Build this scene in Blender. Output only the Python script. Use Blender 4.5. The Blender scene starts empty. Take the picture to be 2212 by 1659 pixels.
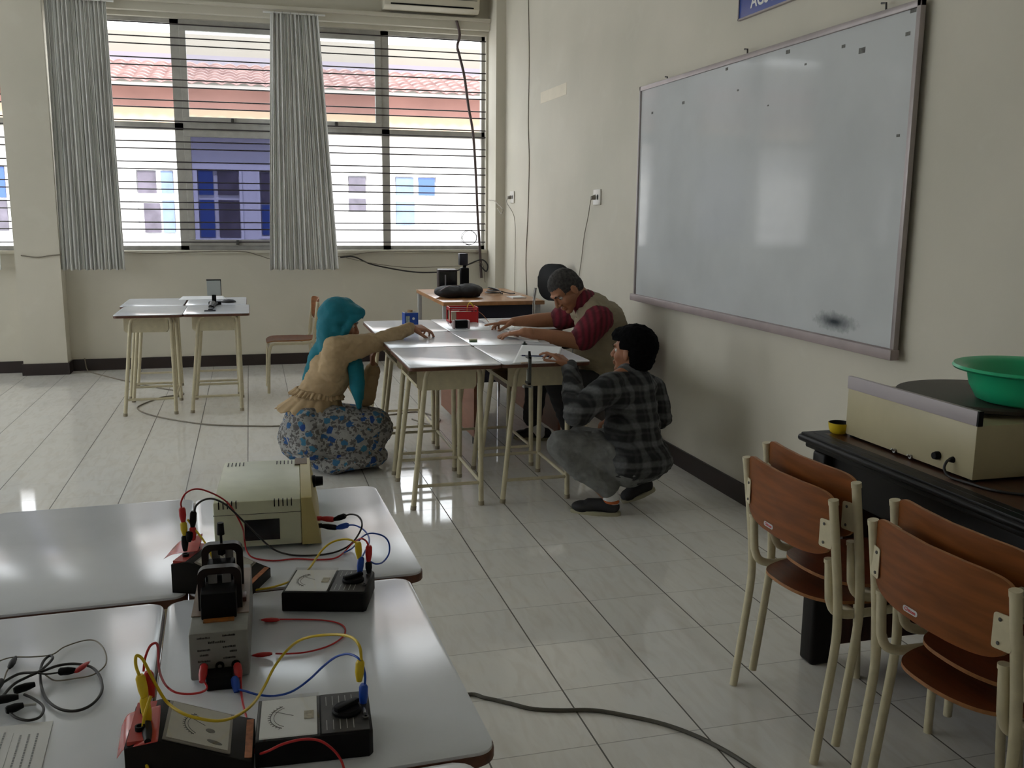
import bpy, bmesh, math, random
from mathutils import Vector, Matrix, noise
random.seed(7)
PI = math.pi
C = bpy.context.scene.collection
sc = bpy.context.scene

# ---------------------------------------------------------------- camera
W, H, F = 2212, 1659, 2046.6
CAM = Vector((-0.8409, -2.1647, 1.3903))
yaw, pit, rol = 0.26834, 0.17888, 0.00867
fw = Vector((math.sin(yaw)*math.cos(pit), math.cos(yaw)*math.cos(pit), -math.sin(pit)))
r0 = Vector((math.cos(yaw), -math.sin(yaw), 0)); u0 = r0.cross(fw)
rt = r0*math.cos(rol) + u0*math.sin(rol); up = -r0*math.sin(rol) + u0*math.cos(rol)
cam = bpy.data.objects.new('camera', bpy.data.cameras.new('camera')); C.objects.link(cam)
cam.matrix_world = Matrix(((rt.x, up.x, -fw.x, CAM.x), (rt.y, up.y, -fw.y, CAM.y), (rt.z, up.z, -fw.z, CAM.z), (0, 0, 0, 1)))
cam.data.sensor_width = 36; cam.data.lens = F*36/W; cam.data.clip_start = 0.02; cam.data.clip_end = 300
sc.camera = cam

def ray(px, py): return fw + rt*((px-W/2)/F) - up*((py-H/2)/F)
def az(px, py, z=0.0):      # the point of the photo at a known height
    d = ray(px, py); return CAM + d*((z-CAM.z)/d.z)
def ax(px, py, x):          # ... at a known x
    d = ray(px, py); return CAM + d*((x-CAM.x)/d.x)
def ay(px, py, y):          # ... at a known y
    d = ray(px, py); return CAM + d*((y-CAM.y)/d.y)

# ---------------------------------------------------------------- light
world = bpy.data.worlds.new('sky'); sc.world = world; world.use_nodes = True
nt = world.node_tree; bg = nt.nodes['Background']
bg.inputs['Color'].default_value = (0.93, 0.97, 1.0, 1); bg.inputs['Strength'].default_value = 3.2
sun = bpy.data.objects.new('sun', bpy.data.lights.new('sun', 'SUN')); C.objects.link(sun)
sun.data.energy = 4.5; sun.data.angle = math.radians(4); sun.data.color = (1.0, 0.95, 0.88)
sun.rotation_euler = (math.radians(42), 0, math.radians(-12))      # high, from behind this building onto the one opposite
sc.view_settings.view_transform = 'Standard'; sc.view_settings.look = 'None'
sc.view_settings.gamma = 1; sc.view_settings.use_curve_mapping = False
sc.view_settings.exposure = 0.72
try:
    sc.cycles.use_denoising = True
    sc.cycles.max_bounces = 10; sc.cycles.diffuse_bounces = 6; sc.cycles.glossy_bounces = 4
    sc.cycles.transparent_max_bounces = 12; sc.cycles.caustics_reflective = False; sc.cycles.caustics_refractive = False
    sc.cycles.sample_clamp_indirect = 6
except Exception: pass

# ---------------------------------------------------------------- materials
MATS = {}
def mat(name, col=(0.5, 0.5, 0.5), rough=0.6, metal=0.0, var=0.0, vscale=8.0, bump=0.0, bscale=60.0, spec=0.5, coat=0.0, sub=0.0, col2=None, stretch=None, emit=None, trans=0.0, alpha=1.0):
    if name in MATS: return MATS[name]
    m = bpy.data.materials.new(name); m.use_nodes = True; n = m.node_tree; b = n.nodes['Principled BSDF']
    b.inputs['Base Color'].default_value = (*col, 1); b.inputs['Roughness'].default_value = rough
    b.inputs['Metallic'].default_value = metal; b.inputs['Specular IOR Level'].default_value = spec
    b.inputs['Coat Weight'].default_value = coat; b.inputs['Coat Roughness'].default_value = 0.1
    b.inputs['Transmission Weight'].default_value = trans; b.inputs['Alpha'].default_value = alpha
    tc = n.nodes.new('ShaderNodeTexCoord'); mp = n.nodes.new('ShaderNodeMapping'); n.links.new(tc.outputs['Object'], mp.inputs[0])
    if stretch: mp.inputs['Scale'].default_value = stretch
    if var > 0:
        t = n.nodes.new('ShaderNodeTexNoise'); t.inputs['Scale'].default_value = vscale; t.inputs['Detail'].default_value = 5
        n.links.new(mp.outputs[0], t.inputs['Vector'])
        r = n.nodes.new('ShaderNodeMapRange'); r.inputs[1].default_value = 0.3; r.inputs[2].default_value = 0.7
        n.links.new(t.outputs[0], r.inputs[0])
        mx = n.nodes.new('ShaderNodeMix'); mx.data_type = 'RGBA'
        c2 = col2 or tuple(min(1, c*(1+var)) for c in col); c1 = col if col2 else tuple(c*(1-var) for c in col)
        mx.inputs[6].default_value = (*c1, 1); mx.inputs[7].default_value = (*c2, 1)
        n.links.new(r.outputs[0], mx.inputs[0]); n.links.new(mx.outputs[2], b.inputs['Base Color'])
    if bump > 0:
        t = n.nodes.new('ShaderNodeTexNoise'); t.inputs['Scale'].default_value = bscale; t.inputs['Detail'].default_value = 4
        n.links.new(mp.outputs[0], t.inputs['Vector'])
        bp = n.nodes.new('ShaderNodeBump'); bp.inputs['Strength'].default_value = bump; bp.inputs['Distance'].default_value = 0.004
        n.links.new(t.outputs[0], bp.inputs['Height']); n.links.new(bp.outputs[0], b.inputs['Normal'])
    MATS[name] = m; return m

def N(m, kind, **kw):
    nd = m.node_tree.nodes.new(kind)
    for k, v in kw.items(): setattr(nd, k, v)
    return nd
def math_node(m, op, a, b=None, c=None):
    nd = N(m, 'ShaderNodeMath', operation=op)
    for i, v in enumerate((a, b, c)):
        if v is None: continue
        if isinstance(v, (int, float)): nd.inputs[i].default_value = v
        else: m.node_tree.links.new(v, nd.inputs[i])
    return nd.outputs[0]
def mixc(m, fac, a, b):
    nd = N(m, 'ShaderNodeMix', data_type='RGBA'); L = m.node_tree.links
    for i, v in ((0, fac), (6, a), (7, b)):
        if isinstance(v, (int, float)): nd.inputs[i].default_value = v
        elif isinstance(v, tuple): nd.inputs[i].default_value = (*v, 1)
        else: L.new(v, nd.inputs[i])
    return nd.outputs[2]
def pos_xyz(m):
    g = N(m, 'ShaderNodeNewGeometry'); s = N(m, 'ShaderNodeSeparateXYZ'); m.node_tree.links.new(g.outputs['Position'], s.inputs[0])
    return g.outputs['Position'], s.outputs
def obj_xyz(m):
    g = N(m, 'ShaderNodeTexCoord'); s = N(m, 'ShaderNodeSeparateXYZ'); m.node_tree.links.new(g.outputs['Object'], s.inputs[0])
    return g.outputs['Object'], s.outputs

def floor_material():
    m = mat('glazed floor tile', rough=0.07, spec=0.55); L = m.node_tree.links; b = m.node_tree.nodes['Principled BSDF']
    P, s = pos_xyz(m)
    def line(sock, w):       # distance to the nearest 30 cm joint
        f = math_node(m, 'PINGPONG', sock, 0.15)      # 0 at the joint, 0.15 mid-tile
        return math_node(m, 'LESS_THAN', f, w)
    jx = line(s[0], 0.0024); jy = line(s[1], 0.0016)
    j = math_node(m, 'MAXIMUM', jx, math_node(m, 'MULTIPLY', jy, 0.6))
    # cell id for per tile tone
    cx = math_node(m, 'FLOOR', math_node(m, 'DIVIDE', s[0], 0.3)); cy = math_node(m, 'FLOOR', math_node(m, 'DIVIDE', s[1], 0.3))
    cb = N(m, 'ShaderNodeCombineXYZ'); L.new(cx, cb.inputs[0]); L.new(cy, cb.inputs[1])
    wn = N(m, 'ShaderNodeTexWhiteNoise', noise_dimensions='2D'); L.new(cb.outputs[0], wn.inputs['Vector'])
    # veins
    ad = N(m, 'ShaderNodeVectorMath', operation='MULTIPLY_ADD'); L.new(wn.outputs['Color'], ad.inputs[0]); ad.inputs[1].default_value = (7, 7, 7); L.new(P, ad.inputs[2])
    mp = N(m, 'ShaderNodeMapping'); mp.inputs['Rotation'].default_value = (0, 0, 0.9); mp.inputs['Scale'].default_value = (22, 5, 1); L.new(ad.outputs[0], mp.inputs[0])
    n1 = N(m, 'ShaderNodeTexNoise'); n1.inputs['Scale'].default_value = 1.0; n1.inputs['Detail'].default_value = 6; n1.inputs['Distortion'].default_value = 1.2; L.new(mp.outputs[0], n1.inputs['Vector'])
    v = N(m, 'ShaderNodeMapRange'); v.inputs[1].default_value = 0.45; v.inputs[2].default_value = 0.72; L.new(n1.outputs[0], v.inputs[0])
    n2 = N(m, 'ShaderNodeTexNoise'); n2.inputs['Scale'].default_value = 9; n2.inputs['Detail'].default_value = 3; L.new(ad.outputs[0], n2.inputs['Vector'])
    base = mixc(m, n2.outputs[0], (0.78, 0.785, 0.765), (0.85, 0.82, 0.77))
    base = mixc(m, math_node(m, 'MULTIPLY', v.outputs[0], 0.30), base, (0.56, 0.50, 0.42))
    base = mixc(m, math_node(m, 'MULTIPLY', wn.outputs[0], 0.14), base, (0.66, 0.65, 0.62))
    base = mixc(m, j, base, (0.10, 0.09, 0.08))
    L.new(base, b.inputs['Base Color'])
    inv = math_node(m, 'SUBTRACT', 1.0, j)
    bp = N(m, 'ShaderNodeBump'); bp.inputs['Strength'].default_value = 0.35; bp.inputs['Distance'].default_value = 0.002; L.new(inv, bp.inputs['Height']); L.new(bp.outputs[0], b.inputs['Normal'])
    L.new(math_node(m, 'ADD', math_node(m, 'MULTIPLY', j, 0.4), 0.06), b.inputs['Roughness'])
    return m
def wall_material(name, c1=(0.62, 0.585, 0.50), c2=(0.56, 0.535, 0.455)):
    m = mat(name, rough=0.75, spec=0.25); L = m.node_tree.links; b = m.node_tree.nodes['Principled BSDF']
    P, s = pos_xyz(m)
    n1 = N(m, 'ShaderNodeTexNoise'); n1.inputs['Scale'].default_value = 1.3; n1.inputs['Detail'].default_value = 6; L.new(P, n1.inputs['Vector'])
    n2 = N(m, 'ShaderNodeTexNoise'); n2.inputs['Scale'].default_value = 4.0; n2.inputs['Detail'].default_value = 8; n2.inputs['Distortion'].default_value = 0.8; L.new(P, n2.inputs['Vector'])
    r = N(m, 'ShaderNodeMapRange'); r.inputs[1].default_value = 0.35; r.inputs[2].default_value = 0.65; L.new(n1.outputs[0], r.inputs[0])
    base = mixc(m, r.outputs[0], c1, c2)
    r2 = N(m, 'ShaderNodeMapRange'); r2.inputs[1].default_value = 0.60; r2.inputs[2].default_value = 0.70; L.new(n2.outputs[0], r2.inputs[0])
    base = mixc(m, math_node(m, 'MULTIPLY', r2.outputs[0], 0.22), base, (0.66, 0.64, 0.56))   # filled and rubbed patches
    L.new(base, b.inputs['Base Color'])
    n3 = N(m, 'ShaderNodeTexNoise'); n3.inputs['Scale'].default_value = 35; n3.inputs['Detail'].default_value = 4; L.new(P, n3.inputs['Vector'])
    bp = N(m, 'ShaderNodeBump'); bp.inputs['Strength'].default_value = 0.12; bp.inputs['Distance'].default_value = 0.004; L.new(n3.outputs[0], bp.inputs['Height']); L.new(bp.outputs[0], b.inputs['Normal'])
    return m
M_floor = floor_material(); M_wall = wall_material('cream painted plaster')
M_base = mat('black skirting tile', (0.022, 0.014, 0.014), 0.35, var=0.3, vscale=6)
M_ceil = mat('white ceiling board', (0.66, 0.66, 0.62), 0.8, var=0.05)
M_alu = mat('grey painted aluminium', (0.50, 0.49, 0.46), 0.45, var=0.12, vscale=14)
M_bar = mat('black window bar', (0.035, 0.028, 0.03), 0.5)
M_curtain = mat('grey curtain cloth', (0.66, 0.66, 0.64), 0.9, var=0.12, vscale=14, bump=0.3, bscale=300, stretch=(1, 1, 0.1))
M_cream = mat('cream enamelled steel', (0.56, 0.505, 0.35), 0.38, var=0.08, vscale=30)
M_lam = mat('white table laminate', (0.72, 0.75, 0.81), 0.19, var=0.03, vscale=9, spec=0.36)
M_edge = mat('brown table edge', (0.105, 0.040, 0.022), 0.45, var=0.3, vscale=30, stretch=(1, 6, 1))
M_ply = mat('varnished reddish plywood', (0.185, 0.058, 0.014), 0.42, var=0.25, vscale=6, stretch=(1, 1, 9), spec=0.22, bump=0.03)
M_seat = mat('varnished plywood seat', (0.15, 0.040, 0.014), 0.34, var=0.25, vscale=6, stretch=(9, 1, 1), spec=0.35)
M_pale_edge = mat('plywood edge', (0.34, 0.15, 0.055), 0.5, var=0.25, vscale=40)
M_black = mat('black plastic', (0.005, 0.005, 0.006), 0.5, var=0.3, vscale=20, spec=0.14)
M_blacks = mat('glossy black plastic', (0.010, 0.010, 0.012), 0.22)
M_dgrey = mat('dark grey plastic', (0.05, 0.048, 0.045), 0.5, var=0.2, vscale=30)
M_white = mat('white plastic', (0.72, 0.72, 0.70), 0.4, var=0.04)
M_paper = mat('white paper', (0.78, 0.79, 0.80), 0.85, var=0.03, bump=0.1, bscale=14)
M_red = mat('red plastic', (0.50, 0.012, 0.016), 0.4, var=0.1)
M_yellow = mat('yellow plastic', (0.72, 0.52, 0.02), 0.4, var=0.1)
M_blue = mat('blue plastic', (0.01, 0.07, 0.45), 0.4, var=0.1)
M_metal = mat('brushed steel', (0.45, 0.45, 0.44), 0.3, 1.0, var=0.1)
M_chrome = mat('chrome tube', (0.6, 0.6, 0.62), 0.12, 1.0)
M_cable = mat('black cable', (0.02, 0.018, 0.018), 0.5)
M_gcable = mat('grey brown cable', (0.20, 0.175, 0.135), 0.55, var=0.15, vscale=40)

# ---------------------------------------------------------------- mesh helpers
class MB:
    def __init__(s): s.bm = bmesh.new()
    def _add(s, vs, fs, M=None):
        vv = [s.bm.verts.new(M @ Vector(v) if M else Vector(v)) for v in vs]
        out = []
        for f in fs:
            try: out.append(s.bm.faces.new([vv[i] for i in f]))
            except ValueError: pass
        return vv, out
    def box(s, lo, hi, bev=0.0, M=None, seg=2):
        x0, y0, z0 = lo; x1, y1, z1 = hi
        vs = [(x, y, z) for x in (x0, x1) for y in (y0, y1) for z in (z0, z1)]
        vv, ff = s._add(vs, [(0, 1, 3, 2), (4, 6, 7, 5), (0, 4, 5, 1), (2, 3, 7, 6), (0, 2, 6, 4), (1, 5, 7, 3)], M)
        if bev > 0:
            es = set(e for f in ff for e in f.edges)
            bmesh.ops.bevel(s.bm, geom=list(es), offset=bev, segments=seg, affect='EDGES', profile=0.5)
        return s
    def cbox(s, c, size, bev=0.0, M=None, seg=2):
        return s.box([c[i]-size[i]/2 for i in range(3)], [c[i]+size[i]/2 for i in range(3)], bev, M, seg)
    def cyl(s, p0, p1, r0, r1=None, n=16, caps=True, M=None):
        return s.tube([p0, p1], [r0, r0 if r1 is None else r1], n, caps, M)
    def tube(s, pts, r, n=10, caps=True, M=None, flat=1.0):
        pts = [Vector(p) for p in pts]; k = len(pts); rs = r if isinstance(r, (list, tuple)) else [r]*k
        rings = []; t0 = (pts[1]-pts[0]).normalized(); a = t0.orthogonal().normalized()
        if abs(t0.z) > 0.9: a = (Vector((1, 0, 0)) - t0*t0.x).normalized()
        else: a = t0.cross(Vector((0, 0, 1))).normalized()
        for i, p in enumerate(pts):
            t = (pts[min(i+1, k-1)]-pts[max(i-1, 0)])
            t = t.normalized() if t.length > 1e-9 else t0
            a = (a - t*a.dot(t)); a = a.normalized() if a.length > 1e-6 else t.orthogonal().normalized()
            b = t.cross(a)
            rings.append([p + (a*math.cos(q)*rs[i] + b*math.sin(q)*rs[i]*flat) for q in (2*PI*j/n for j in range(n))])
        vs = [v for rg in rings for v in rg]
        fs = [(i*n+j, i*n+(j+1) % n, (i+1)*n+(j+1) % n, (i+1)*n+j) for i in range(k-1) for j in range(n)]
        if caps: fs += [tuple(reversed(range(n))), tuple((k-1)*n+j for j in range(n))]
        s._add(vs, fs, M); return s
    def lathe(s, prof, c=(0, 0, 0), n=40, M=None, close=False):     # prof: (r, z)
        vs = [(c[0]+r*math.cos(2*PI*j/n), c[1]+r*math.sin(2*PI*j/n), c[2]+z) for r, z in prof for j in range(n)]
        k = len(prof); fs = [(i*n+j, i*n+(j+1) % n, (i+1)*n+(j+1) % n, (i+1)*n+j) for i in range(k-1) for j in range(n)]
        if close: fs += [tuple(reversed(range(n))), tuple((k-1)*n+j for j in range(n))]
        s._add(vs, fs, M); return s
    def prism(s, outline, z0, z1, M=None, bev=0.0):
        n = len(outline); vs = [(x, y, z0) for x, y in outline] + [(x, y, z1) for x, y in outline]
        fs = [tuple(reversed(range(n))), tuple(range(n, 2*n))] + [(i, (i+1) % n, n+(i+1) % n, n+i) for i in range(n)]
        vv, ff = s._add(vs, fs, M)
        if bev > 0:
            es = [e for f in ff[:2] for e in f.edges]
            bmesh.ops.bevel(s.bm, geom=es, offset=bev, segments=2, affect='EDGES', profile=0.5)
        return s
    def grid(s, fn, nu, nv, M=None, wrap=False):
        vs = [fn(i/nu, j/nv) for i in range(nu+1) for j in range(nv+1)]
        fs = [(i*(nv+1)+j, i*(nv+1)+j+1, (i+1)*(nv+1)+j+1, (i+1)*(nv+1)+j) for i in range(nu) for j in range(nv)]
        s._add(vs, fs, M); return s
    def sphere(s, c, r, M=None, u=20, v=12):
        r = r if isinstance(r, (tuple, list)) else (r, r, r)
        T = Matrix.Translation(Vector(c)) @ Matrix.Diagonal((*r, 1))
        T = (M @ T) if M else T
        vs = [(0, 0, 1)] + [(math.sin(PI*i/v)*math.cos(2*PI*j/u), math.sin(PI*i/v)*math.sin(2*PI*j/u), math.cos(PI*i/v)) for i in range(1, v) for j in range(u)] + [(0, 0, -1)]
        n_ = len(vs)-1; fs = [(0, 1+j, 1+(j+1) % u) for j in range(u)] + [(n_, n_-u+(j+1) % u, n_-u+j) for j in range(u)]
        fs += [(1+i*u+j, 1+(i+1)*u+j, 1+(i+1)*u+(j+1) % u, 1+i*u+(j+1) % u) for i in range(v-2) for j in range(u)]
        s._add(vs, fs, T); return s
    def build(s, name, material, parent=None, smooth=True, loc=None, angle=38, solid=None):
        me = bpy.data.meshes.new(name); bmesh.ops.recalc_face_normals(s.bm, faces=s.bm.faces)
        s.bm.to_mesh(me); s.bm.free()
        return link(name, me, material, parent, smooth, loc, angle, solid)
def link(name, me, material, parent=None, smooth=True, loc=None, angle=38, solid=None):
    o = bpy.data.objects.new(name, me); C.objects.link(o)
    if material:
        me.materials.clear(); me.materials.append(material)
    if smooth and len(me.polygons):
        try: me.shade_smooth(); me.set_sharp_from_angle(angle=math.radians(angle))
        except Exception: pass
    if solid:
        md = o.modifiers.new('thickness', 'SOLIDIFY'); md.thickness = solid; md.offset = 0
    if loc is not None: o.location = loc
    if parent is not None: o.parent = parent
    return o
def rrect(x0, y0, x1, y1, r, n=5):
    out = []
    for cx, cy, a0 in ((x1-r, y1-r, 0), (x0+r, y1-r, 90), (x0+r, y0+r, 180), (x1-r, y0+r, 270)):
        for i in range(n+1):
            a = math.radians(a0+90*i/n); out.append((cx+r*math.cos(a), cy+r*math.sin(a)))
    return out
def catmull(P, n=8):
    P = [Vector(p) for p in P]
    if len(P) < 3: return P
    Q = [P[0]*2-P[1]] + P + [P[-1]*2-P[-2]]; out = []
    for i in range(1, len(Q)-2):
        a, b, c, d = Q[i-1:i+3]
        for k in range(n):
            t = k/n; out.append(0.5*((2*b)+(c-a)*t+(2*a-5*b+4*c-d)*t*t+(3*b-a-3*c+d)*t**3))
    out.append(P[-1]); return out
def tag(o, label, cat, group=None, kind=None):
    o['label'] = label; o['category'] = cat
    if group: o['group'] = group
    if kind: o['kind'] = kind
    return o
def thing(name, loc, label, cat, group=None, rz=0.0):
    o = bpy.data.objects.new(name, None); C.objects.link(o); o.location = loc; o.rotation_euler = (0, 0, rz); o.empty_display_size = 0.05
    return tag(o, label, cat, group)
def struct(o): o['kind'] = 'structure'; return o
def dup(root, loc=None, rz=None, label=None):
    def rec(o, par):
        c = o.copy(); C.objects.link(c)
        if par: c.parent = par
        for ch in o.children: rec(ch, c)
        return c
    r = rec(root, None)
    if loc is not None: r.location = loc
    if rz is not None: r.rotation_euler = (0, 0, rz)
    if label: r['label'] = label
    return r
def text_mesh(name, body, size, material, parent, M, depth=0.0005, bold=False):
    cu = bpy.data.curves.new(name, 'FONT'); cu.body = body; cu.size = size; cu.extrude = depth; cu.align_x = 'CENTER'; cu.align_y = 'CENTER'
    if bold: cu.offset = size*0.02
    t = bpy.data.objects.new(name, cu); C.objects.link(t); bpy.context.view_layer.update()
    me = bpy.data.meshes.new_from_object(t.evaluated_get(bpy.context.evaluated_depsgraph_get())); bpy.data.objects.remove(t)
    me.transform(M); me.name = name
    return link(name, me, material, parent, smooth=False)
TMP = bpy.data.scenes.new('workshop'); TVL = TMP.view_layers[0]
VOX = 1.0      # voxel size factor of the figures
def fused(name, shapes, voxel, material, parent=None, smooth=4, disp=None, keep=None):
    """one continuous skin grown over capsules and ellipsoids"""
    b = MB()
    for sh in shapes:
        if sh[0] == 'cap':
            _, p0, p1, ra, rb = sh; p0 = Vector(p0); p1 = Vector(p1)
            b.tube([p0, p0.lerp(p1, 0.5), p1], [ra, (ra+rb)/2, rb], 20); b.sphere(p0, ra, u=20, v=14); b.sphere(p1, rb, u=20, v=14)
        elif sh[0] == 'ell':
            _, c, r, rot = sh if len(sh) == 4 else (*sh, None)
            M = Matrix.Translation(Vector(c)) @ (rot.to_4x4() if rot else Matrix.Identity(4))
            b.sphere((0, 0, 0), r, M=M, u=28, v=18)
        elif sh[0] == 'box':
            _, c, size, rot, bev = sh
            M = Matrix.Translation(Vector(c)) @ (rot.to_4x4() if rot else Matrix.Identity(4)); b.cbox((0, 0, 0), size, bev, M, 3)
    me = bpy.data.meshes.new(name); b.bm.to_mesh(me); b.bm.free()
    t = bpy.data.objects.new(name, me); TMP.collection.objects.link(t)
    md = t.modifiers.new('r', 'REMESH'); md.mode = 'VOXEL'; md.voxel_size = voxel*VOX; md.adaptivity = 0
    if smooth:
        ms = t.modifiers.new('s', 'SMOOTH'); ms.factor = 0.6; ms.iterations = smooth
    TVL.update()
    out = bpy.data.meshes.new_from_object(t.evaluated_get(TVL.depsgraph)); bpy.data.objects.remove(t)
    out.name = name
    if disp:
        out.update(); nr = [v.normal.copy() for v in out.vertices]
        for v, n_ in zip(out.vertices, nr): v.co = disp(v.co.copy(), n_)
    if keep:
        bm = bmesh.new(); bm.from_mesh(out); bmesh.ops.delete(bm, geom=[v for v in bm.verts if not keep(v.co)], context='VERTS'); bm.to_mesh(out); bm.free()
    return link(name, out, material, parent, angle=180)
def world_of(o):
    M = Matrix.Identity(4)
    while o is not None: M = o.matrix_basis @ M; o = o.parent
    return M
def wb(mb, name, material, parent, **kw):       # build from world coordinates under a parent
    bmesh.ops.transform(mb.bm, matrix=world_of(parent).inverted(), verts=mb.bm.verts)
    return mb.build(name, material, parent, **kw)

# ================================================================ the room
XR, YB, XL, YF, ZC = 1.434, 6.705, -6.6, -4.2, 3.75
struct(MB().box((XL-0.2, YF-0.2, -0.12), (XR+0.2, YB+0.2, 0)).build('floor', M_floor, smooth=False))
struct(MB().box((XL-0.2, YF-0.2, ZC), (XR+0.2, YB+0.2, ZC+0.15)).build('ceiling', M_ceil, smooth=False))
struct(MB().box((XR, YF-0.2, 0), (XR+0.2, YB+0.2, ZC)).build('wall_right', M_wall, smooth=False))
def holed_wall(name, axis, at, th, a0, a1, holes):        # holes: (a, b, z0, z1)
    m = MB()
    def put(p, q, z0, z1):
        if q-p < 1e-4 or z1-z0 < 1e-4: return
        if axis == 'x': m.box((p, at, z0), (q, at+th, z1))
        else: m.box((at, p, z0), (at+th, q, z1))
    x = a0
    for a, b, z0, z1 in sorted(holes):
        put(x, a, 0, ZC); put(a, b, 0, z0); put(a, b, z1, ZC); x = b
    put(x, a1, 0, ZC)
    return struct(m.build(name, M_wall, smooth=False))
WZ0, WZ1, WZM = 1.042, 2.985, 2.10
holed_wall('wall_back', 'x', YB, 0.2, XL, XR, [(-6.55, -2.742, WZ0, WZ1), (-2.36, 1.325, WZ0, WZ1)])
holed_wall('wall_left', 'y', XL-0.2, 0.2, YF-0.2, YB+0.2, [(0.8, 2.6, 1.04, 2.98), (3.6, 6.2, 1.04, 2.98)])
holed_wall('wall_front', 'x', YF-0.2, 0.2, XL, XR, [(-5.2, -4.2, 2.2, 2.8)])
# piers, cornice, skirting
struct(MB().box((-2.722, 6.525, 0), (-2.378, YB, ZC)).build('wall_pillar', M_wall, smooth=False))
struct(MB().box((1.345, 6.41, 0), (XR, YB, ZC)).build('wall_corner_pillar', M_wall, smooth=False))
struct(MB().box((-2.378, 6.64, 3.02), (1.345, YB, 3.10), 0.006).box((-2.378, 6.60, 3.085), (1.345, YB, 3.115), 0.004).build('trim_1', M_wall, smooth=False))
struct(MB().box((XL, 6.64, 3.02), (-2.722, YB, 3.10), 0.006).build('trim_2', M_wall, smooth=False))
bh = 0.10
b = MB(); b.box((XL, YB-0.012, 0), (-2.73, YB, bh)); b.box((-2.734, 6.513, 0), (-2.366, 6.525, bh)); b.box((-2.734, 6.525, 0), (-2.722, YB, bh)); b.box((-2.378, 6.525, 0), (-2.366, YB, bh)); b.box((-2.366, YB-0.012, 0), (1.333, YB, bh))
b.box((1.333, 6.41, 0), (1.345, YB, bh)); b.box((1.333, 6.398, 0), (XR, 6.41, bh))
struct(b.build('baseboard_back', M_base, smooth=False))
struct(MB().box((XR-0.012, YF, 0), (XR, 6.398, bh)).build('baseboard_right', M_base, smooth=False))
struct(MB().box((XL, YF, 0), (XL+0.012, YB, bh)).build('baseboard_left', M_base, smooth=False))

# windows: frames, sashes, panes and the burglar bars
M_clear = mat('window glass'); M_tint = mat('tinted window glass')
for m_, tcol, gl in ((M_clear, (0.93, 0.95, 0.96), 0.05), (M_tint, (0.25, 0.255, 0.335), 0.05)):
    n_ = m_.node_tree; n_.nodes.clear()
    o_ = n_.nodes.new('ShaderNodeOutputMaterial'); t_ = n_.nodes.new('ShaderNodeBsdfTransparent'); t_.inputs[0].default_value = (*tcol, 1)
    g_ = n_.nodes.new('ShaderNodeBsdfGlossy'); g_.inputs['Roughness'].default_value = 0.02
    x_ = n_.nodes.new('ShaderNodeMixShader'); x_.inputs[0].default_value = gl
    n_.links.new(t_.outputs[0], x_.inputs[1]); n_.links.new(g_.outputs[0], x_.inputs[2]); n_.links.new(x_.outputs[0], o_.inputs[0])
def window(num, cols, x0, x1, sash_up, sash_low, tint, with_handles=True):
    root = MB(); fy0, fy1 = YB+0.06, YB+0.13
    root.box((x0, fy0, WZ0), (x1, fy1, WZ0+0.035)); root.box((x0, fy0, WZ1-0.035), (x1, fy1, WZ1)); root.box((x0, fy0, WZM-0.03), (x1, fy1, WZM+0.03))
    root.box((x0, fy0, WZ0), (x0+0.03, fy1, WZ1)); root.box((x1-0.03, fy0, WZ0), (x1, fy1, WZ1))
    for c in cols[1:-1]: root.box((c-0.035, fy0, WZ0), (c+0.035, fy1, WZ1))
    r = struct(root.build('window_%d' % num, M_alu, smooth=False)); r['label'] = 'grey aluminium window frame with horizontal burglar bars'
    MB().box((x0-0.01, YB-0.03, WZ0-0.03), (x1+0.01, YB+0.13, WZ0), 0.004).build('window_sill', M_wall, r)
    for i in range(len(cols)-1):
        a, b_ = cols[i]+0.035, cols[i+1]-0.035
        for lvl, (z0, z1) in enumerate(((WZ0+0.035, WZM-0.03), (WZM+0.03, WZ1-0.035))):
            has = (sash_low if lvl == 0 else sash_up)[i]
            if has:
                s_ = MB(); t = 0.055
                s_.box((a, YB+0.045, z0), (b_, YB+0.085, z0+t), 0.004); s_.box((a, YB+0.045, z1-t), (b_, YB+0.085, z1), 0.004)
                s_.box((a, YB+0.045, z0+t), (a+t, YB+0.085, z1-t), 0.004); s_.box((b_-t, YB+0.045, z0+t), (b_, YB+0.085, z1-t), 0.004)
                so = s_.build('sash', M_alu, r, smooth=False)
                MB().box((a+t, YB+0.062, z0+t), (b_-t, YB+0.066, z1-t)).build('pane', M_tint if tint[i] and lvl == 0 else M_clear, so, smooth=False)
                if with_handles:
                    MB().box(((a+b_)/2-0.012, YB+0.012, z0+0.01), ((a+b_)/2+0.012, YB+0.045, z0+0.05), 0.004).build('latch', M_dgrey, so)
    bars = MB()
    for k in range(-1, 11):
        for z in (1.222+0.1715*k, 1.283+0.1715*k):
            if WZ0+0.03 < z < WZ1-0.03: bars.cyl((x0, YB+0.022, z), (x1, YB+0.022, z), 0.0055, n=8)
    bars.build('burglar_bars', M_bar, r)
    return r
window(2, [-2.36, -1.395, -0.50, 0.395, 1.325], -2.36, 1.325, [0, 1, 1, 0], [0, 1, 0, 0], [0, 1, 0, 0])
window(1, [-6.55, -5.6, -4.65, -3.7, -2.742], -6.55, -2.742, [0, 1, 1, 0], [0, 1, 1, 0], [0, 1, 1, 0])

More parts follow.
